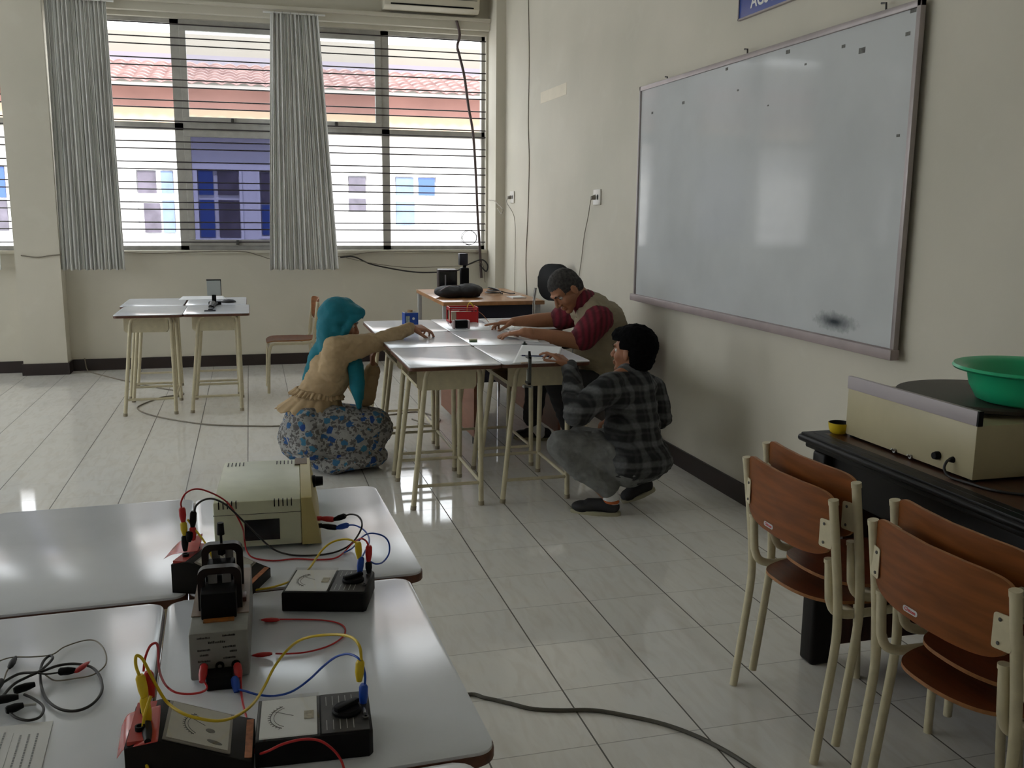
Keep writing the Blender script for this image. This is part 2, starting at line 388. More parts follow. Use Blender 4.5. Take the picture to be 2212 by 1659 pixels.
# ================================================================ outside: the block across the court
def facade_material(name, col): return mat(name, col, 0.85, var=0.05, vscale=0.8)
M_fw = mat('white rendered facade', (0.80, 0.80, 0.82), 0.85, var=0.03, vscale=0.8)
M_or = mat('salmon painted fascia', (0.25, 0.125, 0.105), 0.8, var=0.14, vscale=1.2)
M_crm = mat('cream painted soffit band', (0.40, 0.29, 0.20), 0.8, var=0.05, vscale=1)
M_bge = mat('beige upper wall', (0.20, 0.18, 0.155), 0.85, var=0.05, vscale=0.6)  # beige darkened overall: the shade on this wall is put into its colour
M_tile = mat('weathered clay roof tiles', (0.13, 0.072, 0.070), 0.8, var=0.35, vscale=5, col2=(0.24, 0.155, 0.145))
M_gut = mat('grey gutter', (0.16, 0.14, 0.17), 0.6)
M_bpane = mat('blue tinted pane', (0.04, 0.09, 0.30), 0.15)
M_lpane = mat('pale blue curtained pane', (0.14, 0.19, 0.34), 0.4, var=0.15, vscale=6)
M_dpane = mat('dark window opening', (0.10, 0.09, 0.12), 0.3, var=0.3, vscale=4)
M_court = mat('court paving', (0.45, 0.44, 0.42), 0.8, var=0.1, vscale=1)
struct(MB().box((-30, YB+0.2, -0.2), (30, 45, -0.05)).build('ground', M_court, smooth=False))
YO = 16.0
nb = thing('school_building', (0, YO, -0.05), 'white school block across the court with tiled roof and salmon fascia', 'building')
def O(mb, name, m, par=nb, **k): return wb(mb, name, m, par, **k)
zr0 = ay(300, 182, YO-0.9).z; zo1 = ay(300, 190, YO-0.5).z; zo0 = ay(300, 232, YO-0.5).z; zc0 = ay(300, 258, YO-0.5).z
O(MB().box((-14, YO, -0.05), (12, YO+1.3, zo1)), 'wall', M_fw, smooth=False)
O(MB().box((-14, YO-0.5, zo0), (12, YO, zo1+0.05)), 'fascia', M_or, smooth=False)
O(MB().box((-14, YO-0.5, zc0-0.12), (12, YO, zo0)), 'soffit_band', M_crm, smooth=False)
O(MB().box((-14, YO-0.58, zo1+0.03), (12, YO-0.46, zo1+0.09)), 'gutter', mat('white gutter', (0.8, 0.76, 0.74), 0.6), smooth=False)
zrt = ay(300, 137, YO+1.6).z; sl_ = (zrt-zr0)/2.4; b = MB(); nx_, rows = 700, 8
vs = []; fs = []
for rr in range(rows):
    for e in (0, 1):
        t = rr*0.30+e*0.30
        for i in range(nx_+1):
            x = -14+26*i/nx_; vs.append((x, YO-0.95+t, zr0+t*sl_+0.045*abs(math.sin(x*PI/0.24))+(0.035 if e == 0 else 0.0)))
for rr in range(rows):
    for i in range(nx_):
        a = (2*rr)*(nx_+1)+i; c = a+nx_+1; fs.append((a, a+1, c+1, c))
        if rr < rows-1:
            d = c+nx_+1; fs.append((c, c+1, d+1, d))
b._add(vs, fs); O(b, 'roof', M_tile, solid=0.02, angle=30)
def owin(px0, px1, py0, py1, panes):        # panes: (u0,u1,v0,v1,mat)
    A = ay(px0, py0, YO-0.06); B = ay(px1, py1, YO-0.06)
    x0, x1, z1, z0 = A.x, B.x, A.z, B.z
    f = MB(); t = 0.045
    f.box((x0-t, YO-0.09, z0-t), (x1+t, YO+0.01, z0)); f.box((x0-t, YO-0.09, z1), (x1+t, YO+0.01, z1+t)); f.box((x0-t, YO-0.09, z0), (x0, YO+0.01, z1)); f.box((x1, YO-0.09, z0), (x1+t, YO+0.01, z1))
    fo = O(f, 'window_frame', M_fw, smooth=False)
    for u0_, u1_, v0_, v1_, m_ in panes:
        O(MB().box((x0+(x1-x0)*u0_+0.02, YO-0.05, z0+(z1-z0)*v0_+0.02), (x0+(x1-x0)*u1_-0.02, YO-0.01, z0+(z1-z0)*v1_-0.02)), 'pane', m_, fo, smooth=False)
owin(293, 382, 366, 505, [(0, .55, .62, 1, M_dpane), (.62, 1, .62, 1, M_lpane), (.12, .62, 0, .5, M_dpane), (.62, 1, 0, .55, M_lpane)])
owin(425, 522, 366, 515, [(0, .4, .62, 1, M_bpane), (.45, 1, .62, 1, M_dpane), (0, .4, 0, .58, M_bpane), (.45, 1, 0, .58, M_dpane)])
owin(560, 640, 370, 510, [(0, .5, .5, 1, M_dpane), (.5, 1, .5, 1, M_dpane), (0, .5, 0, .5, M_bpane), (.5, 1, 0, .5, M_dpane)])
owin(751, 793, 379, 458, [(0, 1, .5, 1, M_dpane), (0, 1, 0, .40, M_dpane)])
owin(853, 942, 381, 488, [(0, .48, .6, 1, M_lpane), (.55, 1, .6, 1, M_bpane), (0, .5, 0, .52, M_lpane)])
owin(-60, 22, 356, 500, [(0, .5, .5, 1, M_lpane), (.5, 1, .5, 1, M_bpane), (0, .5, 0, .5, M_dpane), (.5, 1, 0, .5, M_dpane)])
# taller block behind it
YT = 24.0
tb = thing('upper_building', (0, YT, -0.05), 'beige upper storey wall standing behind the tiled roof', 'building')
zt1 = ay(300, 67, YT).z; zt0 = ay(300, 121, YT).z
wb(MB().box((-22, YT, -0.05), (20, YT+5, zt1)), 'wall', M_bge, tb, smooth=False)
wb(MB().box((-22, YT-0.5, zt0-0.30), (20, YT, zt0+0.02)), 'gutter', M_gut, tb, smooth=False)

# ================================================================ school desks
def make_desk():
    t = thing('school_desk', (0, 0, 0), '', 'desk')
    hw, hd = 0.2185, 0.3115
    MB().prism(rrect(-hw+0.002, -hd+0.002, hw-0.002, hd-0.002, 0.026), 0.6825, 0.700, bev=0.002).build('table_top', M_lam, t)
    MB().prism(rrect(-hw, -hd, hw, hd, 0.028), 0.680, 0.6955, bev=0.002).build('table_edge', M_edge, t)
    legs = [((-0.120, -0.20, 0.672), (-0.190, -0.215, 0)), ((0.136, -0.20, 0.672), (0.141, -0.215, 0)), ((-0.116, 0.24, 0.672), (-0.19, 0.285, 0)), ((0.136, 0.24, 0.672), (0.141, 0.285, 0))]
    for (a, b_) in legs:
        A, B = Vector(a), Vector(b_); s_ = 1 if A.x < 0 else -1
        pts = [A+Vector((0.035*s_, 0, 0.0)), A+Vector((0.012*s_, 0, -0.006)), A+Vector((0.002*s_, 0, -0.022)), A.lerp(B, 0.08), A.lerp(B, 0.5), B]
        lg = MB().tube(pts, 0.0125, 14).build('leg', M_cream, t)
        MB().cyl(B, B+(A-B).normalized()*0.02, 0.0145, n=14).build('foot_cap', mat('beige rubber', (0.30, 0.26, 0.19), 0.7), lg)
    def at_z(i, z): A, B = Vector(legs[i][0]), Vector(legs[i][1]); return A.lerp(B, (A.z-z)/A.z)
    for i, j in ((0, 1), (1, 3), (3, 2)): MB().cyl(at_z(i, 0.112), at_z(j, 0.112), 0.0085, n=12).build('rung', M_cream, t)
    bn = MB()
    prof = [(x, z) for x, z in rrect(-0.165, 0.572, 0.118, 0.70, 0.022) if z < 0.65] + [(-0.165, 0.675), (0.118, 0.675)]
    prof = sorted(prof, key=lambda q: math.atan2(q[1]-0.63, q[0]+0.02))
    for y in (-0.205, 0.245):
        bn._add([(x, y-0.001, z) for x, z in prof]+[(x, y+0.001, z) for x, z in prof], [tuple(range(len(prof))), tuple(reversed(range(len(prof), 2*len(prof))))]+[(i, (i+1) % len(prof), len(prof)+(i+1) % len(prof), len(prof)+i) for i in range(len(prof))])
    bn.box((-0.15, -0.205, 0.571), (0.11, 0.245, 0.573)); bn.box((0.116, -0.205, 0.59), (0.118, 0.245, 0.675)); bn.box((-0.166, -0.205, 0.585), (-0.164, 0.245, 0.60))
    bn.build('book_bin', M_cream, t, smooth=False)
    return t
desk0 = make_desk(); used = [0]
def desk(x, y, label, group, rz=0.0):
    if not used[0]: used[0] = 1; desk0.location = (x, y, 0); desk0.rotation_euler = (0, 0, rz); d = desk0
    else: d = dup(desk0, (x, y, 0), rz)
    d['label'] = label; d['group'] = group; return d
G1 = 'school desks pushed together round the experiment'
desk(0.0465, 2.333, 'white topped school desk at the near left corner of the cluster round the experiment', G1)
desk(0.4845, 2.338, 'white topped school desk with the clamp on its edge, before the squatting person', G1)
desk(0.0480, 2.964, 'white topped school desk under the outstretched hand of the person in the headscarf', G1)
desk(0.4850, 2.970, 'white topped school desk with the small eraser near its joint', G1)
desk(0.0520, 3.595, 'white topped school desk carrying the blue box', G1)
G2 = 'school desks pushed together below the window'
desk(-1.518, 4.845, 'school desk under the window, in front and nearer the wall pillar', G2)
desk(-1.082, 4.860, 'school desk under the window holding the black stand apparatus', G2)
desk(-1.552, 5.478, 'school desk under the window, against the wall and nearer the wall pillar', G2)
desk(-1.103, 5.490, 'school desk under the window holding the white sheet and dark cap', G2)
G3 = 'school desks holding the measuring instruments'
desk(-0.765, -0.130, 'school desk under the cream power supply', G3, 0.03)
desk(-1.204, -0.140, 'bare school desk beside the desk with the cream power supply', G3, 0.03)
desk(-0.781, -0.766, 'school desk under the grey transformer unit and the two flat meters', G3, 0.03)
desk(-1.221, -0.779, 'school desk under the tangle of black leads and the printed sheet', G3, 0.03)
desk(-0.799, -1.398, 'school desk only showing a corner at the lower border of the photo', G3, 0.03)

# wooden desk with side panels that finishes the cluster
wd = thing('wooden_desk', (0.625, 3.60, 0), 'white topped wooden desk with brown side panels under the red crate', 'desk')
M_brown = mat('reddish brown veneer', (0.22, 0.085, 0.05), 0.4, var=0.15, vscale=5, stretch=(1, 1, 6))
MB().prism(rrect(-0.354, -0.31, 0.354, 0.31, 0.02), 0.6825, 0.700, bev=0.002).build('desk_top', M_lam, wd)
MB().prism(rrect(-0.356, -0.312, 0.356, 0.312, 0.02), 0.672, 0.696, bev=0.002).build('table_edge', M_edge, wd)
for x in (-0.19, 0.345): MB().prism([(-0.295, 0.04), (0.74, 0.04), (0.74, 0.50), (0.295, 0.56), (0.295, 0.672), (-0.295, 0.672)], x-0.009, x+0.009, M=Matrix(((0, 0, 1, 0), (1, 0, 0, 0), (0, 1, 0, 0), (0, 0, 0, 1)))).build('side_panel', M_brown, wd, smooth=False)
MB().box((0.058, -0.20, 0.30), (0.074, 0.295, 0.672), 0.001).build('middle_panel', M_brown, wd, smooth=False)
MB().box((-0.181, 0.27, 0.35), (0.336, 0.285, 0.672), 0.001).build('modesty_panel', mat('dark navy laminate', (0.012, 0.014, 0.03), 0.4), wd, smooth=False)
for x in (-0.19, 0.345):
    for y in (-0.27, 0.27): MB().cyl((x, y, 0), (x, y, 0.042), 0.014, n=12).build('foot', M_dgrey, wd)

# teacher's desk in the corner
td = thing('teacher_desk', (0.905, 5.28, 0), 'wood topped desk with dark front in the corner under the window', 'desk')
M_otop = mat('orange wood laminate', (0.42, 0.20, 0.085), 0.25, var=0.12, vscale=4, stretch=(6, 1, 1))
MB().box((-0.395, -0.61, 0.710), (0.385, 0.57, 0.74), 0.003).build('desk_top', M_otop, td)
MB().box((-0.375, -0.56, 0.12), (0.30, -0.545, 0.710)).build('front_panel', MATS['dark navy laminate'], td, smooth=False)
for x in (-0.375, 0.345):
    for y in (-0.56, 0.52): MB().box((x-0.016, y-0.016, 0), (x+0.016, y+0.016, 0.710), 0.003).build('leg', mat('pale grey steel', (0.45, 0.46, 0.46), 0.4), td)
MB().box((0.335, -0.54, 0.16), (0.345, 0.5, 0.66)).build('side_panel', MATS['dark navy laminate'], td, smooth=False)

# ================================================================ plywood chairs with cream tube frames
def make_chair():
    t = thing('school_chair', (0, 0, 0), '', 'chair')
    for s_ in (1, -1):
        v = 0.213*s_
        p = catmull([(0.0, v, 0.0), (0.018, v, 0.14), (0.037, v, 0.30), (0.040, v, 0.38), (0.030, v, 0.50), (0.004, v, 0.700)], 6)
        lg = MB().tube(p, 0.0115, 14).build('leg', M_cream, t)
        MB().cyl((0.0055, v, 0.692), (0.0035, v, 0.705), 0.0128, n=14).build('cap', M_cream, lg)
        w = 0.187*s_
        p = [(0.022, w, 0.540), (0.027, w, 0.47)] + catmull([(0.030, w, 0.435), (0.045, w, 0.403), (0.078, w, 0.388), (0.12, w, 0.386)], 5) + catmull([(0.33, w*0.96, 0.386), (0.358, w*0.95, 0.374), (0.371, w*0.94, 0.335), (0.378, w*0.93, 0.28)], 5) + [(0.388, w*0.86, 0.0)]
        lg = MB().tube(p, 0.0115, 14).build('leg', M_cream, t)
        MB().cyl((0.0215, w, 0.533), (0.021, w, 0.543), 0.0126, n=14).build('cap', M_cream, lg)
    MB().cyl((0.372, -0.175, 0.33), (0.372, 0.175, 0.33), 0.009, n=12).build('stretcher', M_cream, t)
    MB().cyl((0.12, -0.187, 0.380), (0.12, 0.187, 0.380), 0.009, n=12).build('stretcher', M_cream, t)
    # backrest: bowed plywood
    def outline():
        out = []
        for k in range(72):
            a = 2*PI*k/72; ca, sa = math.cos(a), math.sin(a)
            e = 0.30 if sa > 0 else 0.44
            y = 0.207*math.copysign(abs(ca)**e, ca); z = (0.082 if sa > 0 else 0.100)*math.copysign(abs(sa)**e, sa)
            out.append((y, z))
        return out
    out = outline(); bk = MB(); n = len(out); rings = (1.0, 0.8, 0.6, 0.4, 0.2, 0.001)
    def bow(y): return -0.012 - 0.034*(1-(y/0.207)**2)
    for sgn in (0, 1):
        pass
    vs = []; fs = []
    for side, off in ((0, -0.0045), (1, 0.0045)):
        for q in rings:
            for y, z in out: vs.append((0.027+bow(y*q)+off-0.035*(z*q)*1.0, y*q, 0.640+z*q))
    m_ = len(rings)
    for side in (0, 1):
        for i in range(m_-1):
            for j in range(n):
                a = (side*m_+i)*n+j; b_ = (side*m_+i)*n+(j+1) % n; fs.append((a, b_, b_+n, a+n) if side else (b_, a, a+n, b_+n))
    bk._add(vs, fs); bo = bk.build('backrest', M_ply, t, angle=50)
    eb = MB(); eb._add([vs[j] for j in range(n)]+[vs[m_*n+j] for j in range(n)], [(j, (j+1) % n, n+(j+1) % n, n+j) for j in range(n)]); eb.build('edge_veneer', M_pale_edge, bo)
    for s_ in (1, -1):
        pl = MB().prism(rrect(-0.040, -0.036, 0.0, 0.036, 0.006), -0.0012, 0.0012, M=Matrix(((0.25*s_*s_, 0, 1, 0.0085), (s_, 0, 0, 0.213*s_), (0, 1, 0, 0.612), (0, 0, 0, 1))))
        po = pl.build('bracket', M_cream, t, smooth=False)
        for dz in (-0.024, 0.024): MB().sphere((-0.0005, (0.213-0.026)*s_, 0.612+dz), (0.002, 0.004, 0.004)).build('rivet', M_dgrey, po)
    # sticker with maker's name on the rear face
    sx = 0.027+bow(0.03)-0.0045-0.035*(-0.085)-0.0007
    M = Matrix(((0, 0, -1, sx), (-1, 0, 0, 0.036), (0, 1, 0, 0.5605), (0, 0, 0, 1)))
    st = MB().prism(rrect(-0.023, -0.0065, 0.023, 0.0065, 0.006), 0, 0.0006, M=M).build('maker_sticker', mat('silver sticker', (0.50, 0.50, 0.52), 0.4), t, smooth=False)
    text_mesh('maker_lettering', 'Chitose', 0.011, M_red, st, M @ Matrix.Translation((0, 0, 0.0009)), 0.0002, bold=True)
    # seat
    se = MB(); vs = []; fs = []
    outs = []
    for k in range(80):
        a = 2*PI*k/80; ca, sa = math.cos(a), math.sin(a)
        e = 0.85 if ca < 0 else 0.38
        x = (0.185 if ca > 0 else 0.215)*math.copysign(abs(ca)**e, ca); y = 0.166*math.copysign(abs(sa)**(0.85 if ca < 0 else 0.42), sa)
        outs.append((x, y))
    n = len(outs)
    def sz(x, y): return 0.4005 - 0.010*(1-(x/0.22)**2)*(1-(y/0.18)**2)*1.0 + (0.0 if x < 0.12 else -(x-0.12)**2*4) + 0.012*(max(0, -x-0.12)/0.1)**2
    for off in (0.009, 0.0):
        for q in (1.0, 0.85, 0.7, 0.5, 0.3, 0.001):
            for x, y in outs: vs.append((0.205+x*q, y*q, sz(x*q, y*q)+off))
    for side in (0, 1):
        for i in range(5):
            for j in range(n):
                a = (side*6+i)*n+j; b_ = (side*6+i)*n+(j+1) % n; fs.append((a, b_, b_+n, a+n) if not side else (b_, a, a+n, b_+n))
    se._add(vs, fs); so = se.build('seat', M_seat, t, angle=50)
    eb = MB(); eb._add([vs[j] for j in range(n)]+[vs[6*n+j] for j in range(n)], [(j, (j+1) % n, n+(j+1) % n, n+j) for j in range(n)]); eb.build('edge_veneer', M_pale_edge, so)
    return t
ch0 = make_chair(); ch0.location = (0.509, -0.0075, 0); ch0['group'] = 'school chairs stacked in pairs beside the black table'
ch0['label'] = 'reddish plywood school chair in the stack farther from the camera, bottom one of its pair'
dup(ch0, (0.574, -0.002, 0.038), 0, 'reddish plywood school chair on top of the farther pair, its back nearest the yellow cup')
dup(ch0, (0.509, -0.589, 0), 0, 'plywood school chair with readable sticker, bottom one of the nearer pair')
dup(ch0, (0.574, -0.575, 0.038), 0.0, 'plywood school chair on top of the nearer pair beside the black table')
c5 = dup(ch0, (-0.36, 5.44, 0), PI+0.02, 'plywood school chair standing alone behind the person in the headscarf')
c5.pop('group', None) if hasattr(c5, 'pop') else None

# black padded chair by the wall behind the man
bc = thing('office_chair', (1.135, 4.36, 0), 'black padded chair with chrome tube frame standing behind the leaning person', 'chair', rz=-0.95)

MB().tube([(-0.19, 0.20, 0.0), (-0.19, 0.20, 0.42), (-0.195, 0.21, 0.72), (-0.18, 0.215, 0.84)], 0.011, 12).build('leg', M_chrome, bc)
MB().tube([(0.19, 0.20, 0.0), (0.19, 0.20, 0.42), (0.195, 0.21, 0.72), (0.18, 0.215, 0.84)], 0.011, 12).build('leg', M_chrome, bc)
MB().tube([(-0.19, -0.20, 0.0), (-0.19, -0.20, 0.43)], 0.011, 12).build('leg', M_chrome, bc)
MB().tube([(0.19, -0.20, 0.0), (0.19, -0.20, 0.43)], 0.011, 12).build('leg', M_chrome, bc)
MB().prism(rrect(-0.21, -0.22, 0.21, 0.22, 0.06), 0.43, 0.475, bev=0.012).build('seat', mat('black vinyl', (0.005, 0.005, 0.006), 0.5, spec=0.2), bc)
MB().prism(rrect(-0.14, -0.12, 0.14, 0.15, 0.10, n=8), -0.02, 0.02, M=Matrix(((1, 0, 0, 0), (0, 0, 1, 0.205), (0, 1, 0, 0.875), (0, 0, 0, 1))), bev=0.012).build('backrest', MATS['black vinyl'], bc)

# ================================================================ black table with turntable machine
bt = thing('black_table', (1.10, -0.42, 0), 'heavy black wooden table along the wall under the turntable machine', 'table')
M_ebony = mat('black stained wood', (0.006, 0.005, 0.005), 0.42, var=0.4, vscale=10, stretch=(5, 1, 1), spec=0.18)
M_walnut = mat('dark brown table veneer', (0.060, 0.022, 0.013), 0.28, var=0.4, vscale=7, stretch=(6, 1, 1))
L0, L1 = -0.85, 0.80
MB().box((-0.318, L0, 0.700), (0.325, L1, 0.722), 0.010, seg=3).box((-0.300, L0+0.02, 0.682), (0.32, L1-0.02, 0.702), 0.006).build('table_top', M_ebony, bt)
MB().box((-0.285, L0+0.04, 0.716), (0.31, L1-0.035, 0.730), 0.003).box((-0.31, L0+0.01, 0.716), (0.32, L1-0.01, 0.7285), 0.004).build('top_moulding', M_ebony, bt)
MB().box((-0.262, L0+0.06, 0.7285), (0.305, L1-0.06, 0.7305)).build('top_veneer', M_walnut, bt, smooth=False)
MB().box((-0.272, L0+0.05, 0.56), (-0.25, L1-0.06, 0.684), 0.002).box((0.285, L0+0.05, 0.56), (0.307, L1-0.06, 0.684), 0.002).box((-0.25, L1-0.082, 0.56), (0.285, L1-0.06, 0.684), 0.002).build('apron', M_ebony, bt)
for y0, y1 in ((L1-0.13, L1-0.06), (L0+0.05, L0+0.12)):
    MB().box((-0.300, y0, 0), (-0.225, y1, 0.684), 0.012, seg=3).build('leg', M_ebony, bt)
    MB().box((0.235, y0, 0), (0.305, y1, 0.684), 0.012, seg=3).build('leg', M_ebony, bt)
MB().box((-0.20, L1-0.105, 0.05), (0.24, L1-0.085, 0.60)).build('end_panel', M_walnut, bt, smooth=False)
MB().box((0.18, L0+0.12, 0.1), (0.20, L1-0.13, 0.60)).build('back_panel', M_ebony, bt, smooth=False)

tm = thing('turntable_machine', (0.888, 0.018, 0.7305), 'cream demonstration box with black turntable disc standing on the black table', 'machine')
M_beige = mat('beige painted box', (0.46, 0.41, 0.26), 0.42, var=0.05, vscale=10)
MB().box((0, -0.268, 0.006), (0.46, 0.267, 0.146), 0.003).build('housing', M_beige, tm)
MB().box((-0.003, -0.268, 0.146), (0.011, 0.267, 0.184), 0.001).build('front_rail', mat('lilac grey aluminium', (0.42, 0.38, 0.40), 0.45), tm)
MB().box((-0.0032, -0.274, 0.146), (0.011, -0.268, 0.184)).build('rail_end', M_black, tm, smooth=False)
for x, y in ((0.02, -0.25), (0.02, 0.25), (0.44, -0.25), (0.44, 0.25)): MB().cyl((x, y, 0), (x, y, 0.007), 0.012, n=12).build('foot', M_black, tm)
d_ = MB().lathe([(0.0, 0.176), (0.20, 0.176), (0.226, 0.174), (0.230, 0.168), (0.228, 0.160), (0.205, 0.153), (0.0, 0.153)], (0.232, -0.020, 0), 72).build('turntable', mat('dark rubber disc', (0.050, 0.044, 0.038), 0.5, var=0.15, vscale=5), tm)
MB().cyl((0.232, -0.02, 0.146), (0.232, -0.02, 0.156), 0.05, n=24).build('spindle', M_metal, tm)
k_ = MB().lathe([(0, 0), (0.011, 0), (0.011, 0.008), (0.009, 0.016), (0.0, 0.016)], n=20, M=Matrix.Translation((0, -0.142, 0.040)) @ Matrix.Rotation(-PI/2, 4, 'Y')).build('knob', M_black, tm)
for y in (0.03, -0.038):
    sw = MB().cyl((0, y, 0.010), (-0.006, y, 0.010), 0.006, n=12).build('toggle_switch', M_metal, tm)
    MB().cyl((-0.005, y, 0.010), (-0.014, y, 0.016), 0.0022, 0.003, n=10).build('lever', M_metal, sw)
gl = MB().cyl((0.0, -0.196, 0.042), (-0.010, -0.196, 0.042), 0.0085, 0.006, n=16).build('cable_gland', M_black, tm)
wb(MB().tube(catmull([(0.880, -0.178, 0.7725), (0.868, -0.180, 0.770), (0.860, -0.182, 0.752), (0.862, -0.20, 0.7355), (0.868, -0.25, 0.7345), (0.885, -0.33, 0.7345), (0.94, -0.38, 0.7345), (1.02, -0.385, 0.7345), (1.12, -0.36, 0.7345)], 8), 0.0036, 10), 'power_cord', M_cable, tm)
M_green = mat('translucent green plastic', (0.02, 0.42, 0.20), 0.28, spec=0.5)
bs = thing('green_basin', (1.14, -0.146, 0.9088), 'green plastic basin resting on the black turntable disc', 'basin')
MB().lathe([(0.0, 0.0), (0.115, 0.0), (0.130, 0.006), (0.148, 0.040), (0.158, 0.082), (0.176, 0.090), (0.190, 0.093), (0.193, 0.088), (0.190, 0.084)], n=72).build('bowl', M_green, bs, solid=0.003, angle=60)
cp = thing('yellow_cup', (0.885, 0.312, 0.7305), 'small yellow cup with black inside behind the cream machine', 'cup')
MB().lathe([(0, 0), (0.020, 0), (0.026, 0.004), (0.031, 0.018), (0.033, 0.034), (0.0305, 0.034), (0.0300, 0.030)], n=32).build('body', M_yellow, cp)
MB().lathe([(0.0315, 0.0345), (0.030, 0.0355), (0.028, 0.020), (0.020, 0.006), (0, 0.005)], n=32).build('lining', M_black, cp)
rp = MB()
for k in range(3):
    rp.tube([Vector((1.05+0.035*math.cos(a)*(1-k*0.12), -0.305+0.022*math.sin(a), 0.738+0.009*k+0.003*math.sin(3*a))) for a in [2*PI*i/28 for i in range(29)]], 0.0052, 8, caps=False)
tag(rp.build('rope_coil', mat('pale rope', (0.42, 0.42, 0.34), 0.85, bump=0.5, bscale=400), None), 'coil of pale grey rope in front of the cream machine', 'rope')

# ================================================================ curtains
def curtain(label, x0b, x1b, x0t, x1t, zb, zt, y, waves, seed, group='grey pleated curtains at the windows', side_sway=0.0):
    t = thing('curtain', ((x0b+x1b)/2, y, zb), label, 'curtain', group); rnd = random.Random(seed)
    ph = [rnd.uniform(0, 6) for _ in range(6)]
    def fn(u, v):        # u along the width, v bottom to top
        x = (x0b+(x0t-x0b)*v)*(1-u)+(x1b+(x1t-x1b)*v)*u + side_sway*math.sin(PI*v)*u
        a = 2*PI*waves*u
        amp = 0.017*(0.75+0.25*math.sin(ph[0]+3*v))*(1-0.35*v)
        yy = y + amp*math.sin(a+0.9*math.sin(2.1*v+ph[1])+0.6*math.sin(5*u+ph[2])) + 0.010*math.sin(2.3*a+ph[3]+v*2) + 0.008*math.sin(7*v+ph[4]+4*u)
        xx = x + 0.003*math.sin(a*1.5+ph[5])
        z = zb+(zt-zb)*v + 0.006*math.sin(a*0.5+ph[2])*(1-v)
        return (xx, yy, z)
    wb(MB().grid(fn, 260, 40), 'cloth', M_curtain, t, solid=0.002, angle=180)
    wb(MB().cyl((x0t-0.06, y, zt+0.006), (x1t+0.06, y, zt+0.006), 0.008, n=10), 'curtain_rail', M_white, t)
    for i in range(6):
        x = x0t+(x1t-x0t)*(i+0.5)/6; wb(MB().tube([(x, y+0.012*math.cos(a), zt+0.004+0.014*math.sin(a)) for a in [2*PI*k/12 for k in range(13)]], 0.002, 6, caps=False), 'hook', M_metal, t)
curtain('grey pleated curtain hanging between the wall pillar and the window', -2.378, -1.878, -2.36, -1.90, 0.884, 3.055, 6.57, 17, 3)
curtain('grey pleated curtain hanging over the middle of the window', -0.678, -0.078, -0.60, -0.20, 0.872, 3.045, 6.57, 13, 5)
curtain('grey curtain edge showing beyond the wall pillar at the left border', -3.30, -2.835, -3.30, -2.86, 0.886, 3.05, 6.57, 14, 8)

# ================================================================ air conditioner
ac = thing('air_conditioner', (0.79, 6.705, 3.135), 'white wall air conditioner above the window at the top border', 'air conditioner')
pr = [(0, 0.012), (-0.15, 0.0), (-0.195, 0.03), (-0.21, 0.09), (-0.205, 0.26), (-0.18, 0.29), (0, 0.29)]
MB().prism(pr, -0.425, 0.425, M=Matrix(((0, 0, 1, 0), (1, 0, 0, 0), (0, 1, 0, 0), (0, 0, 0, 1))), bev=0.006).build('housing', mat('aged white plastic', (0.62, 0.58, 0.48), 0.4, var=0.05), ac)
MB().box((-0.37, -0.204, 0.034), (0.37, -0.190, 0.046)).build('air_outlet', M_black, ac, smooth=False)
MB().box((-0.40, -0.214, 0.100), (0.40, -0.205, 0.104)).build('panel_seam', M_dgrey, ac, smooth=False)

# ================================================================ whiteboard
wbT = thing('whiteboard', (XR-0.018, 1.975, 0.91), 'large framed whiteboard hung on the wall, with a smudge at its lower edge', 'whiteboard')
M_board = mat('worn whiteboard enamel', rough=0.07, spec=0.09); m = M_board; Lk = m.node_tree.links; bb = m.node_tree.nodes['Principled BSDF']
P_, s_ = obj_xyz(m)
n1 = N(m, 'ShaderNodeTexNoise'); n1.inputs['Scale'].default_value = 2.2; n1.inputs['Detail'].default_value = 6; Lk.new(P_, n1.inputs['Vector'])
r1 = N(m, 'ShaderNodeMapRange'); r1.inputs[1].default_value = 0.40; r1.inputs[2].default_value = 0.72; Lk.new(n1.outputs[0], r1.inputs[0])
basec = mixc(m, r1.outputs[0], (0.56, 0.58, 0.59), (0.49, 0.51, 0.52))
# eraser smudge near the tray
vd = N(m, 'ShaderNodeVectorMath', operation='MULTIPLY'); sb = N(m, 'ShaderNodeVectorMath', operation='SUBTRACT'); sb.inputs[1].default_value = (0, -0.84, 0.062); Lk.new(P_, sb.inputs[0]); Lk.new(sb.outputs[0], vd.inputs[0]); vd.inputs[1].default_value = (0, 7.5, 28)
ln = N(m, 'ShaderNodeVectorMath', operation='LENGTH'); Lk.new(vd.outputs[0], ln.inputs[0])
n2 = N(m, 'ShaderNodeTexNoise'); n2.inputs['Scale'].default_value = 40; n2.inputs['Detail'].default_value = 4; Lk.new(P_, n2.inputs['Vector'])
sm = math_node(m, 'SUBTRACT', 1.25, math_node(m, 'MULTIPLY', ln.outputs['Value'], math_node(m, 'ADD', n2.outputs[0], 0.55)))
cl = N(m, 'ShaderNodeClamp'); Lk.new(math_node(m, 'MULTIPLY', sm, 0.9), cl.inputs[0])
basec = mixc(m, cl.outputs[0], basec, (0.06, 0.07, 0.08)); Lk.new(basec, bb.inputs['Base Color'])
MB().box((-0.014, -1.215, 0.0), (-0.006, 1.215, 1.20), 0.0).build('board_surface', M_board, wbT, smooth=False)
M_fr = mat('pinkish grey aluminium', (0.36, 0.32, 0.32), 0.4, 0.3, var=0.1)
fr = MB(); t_ = 0.022
fr.box((-0.024, -1.225, 1.185), (-0.002, 1.225, 1.21), 0.003).box((-0.024, -1.225, -0.004), (-0.002, -1.203, 1.21), 0.003).box((-0.024, 1.208, -0.004), (-0.002, 1.225, 1.21), 0.003)
fr.build('frame', M_fr, wbT)
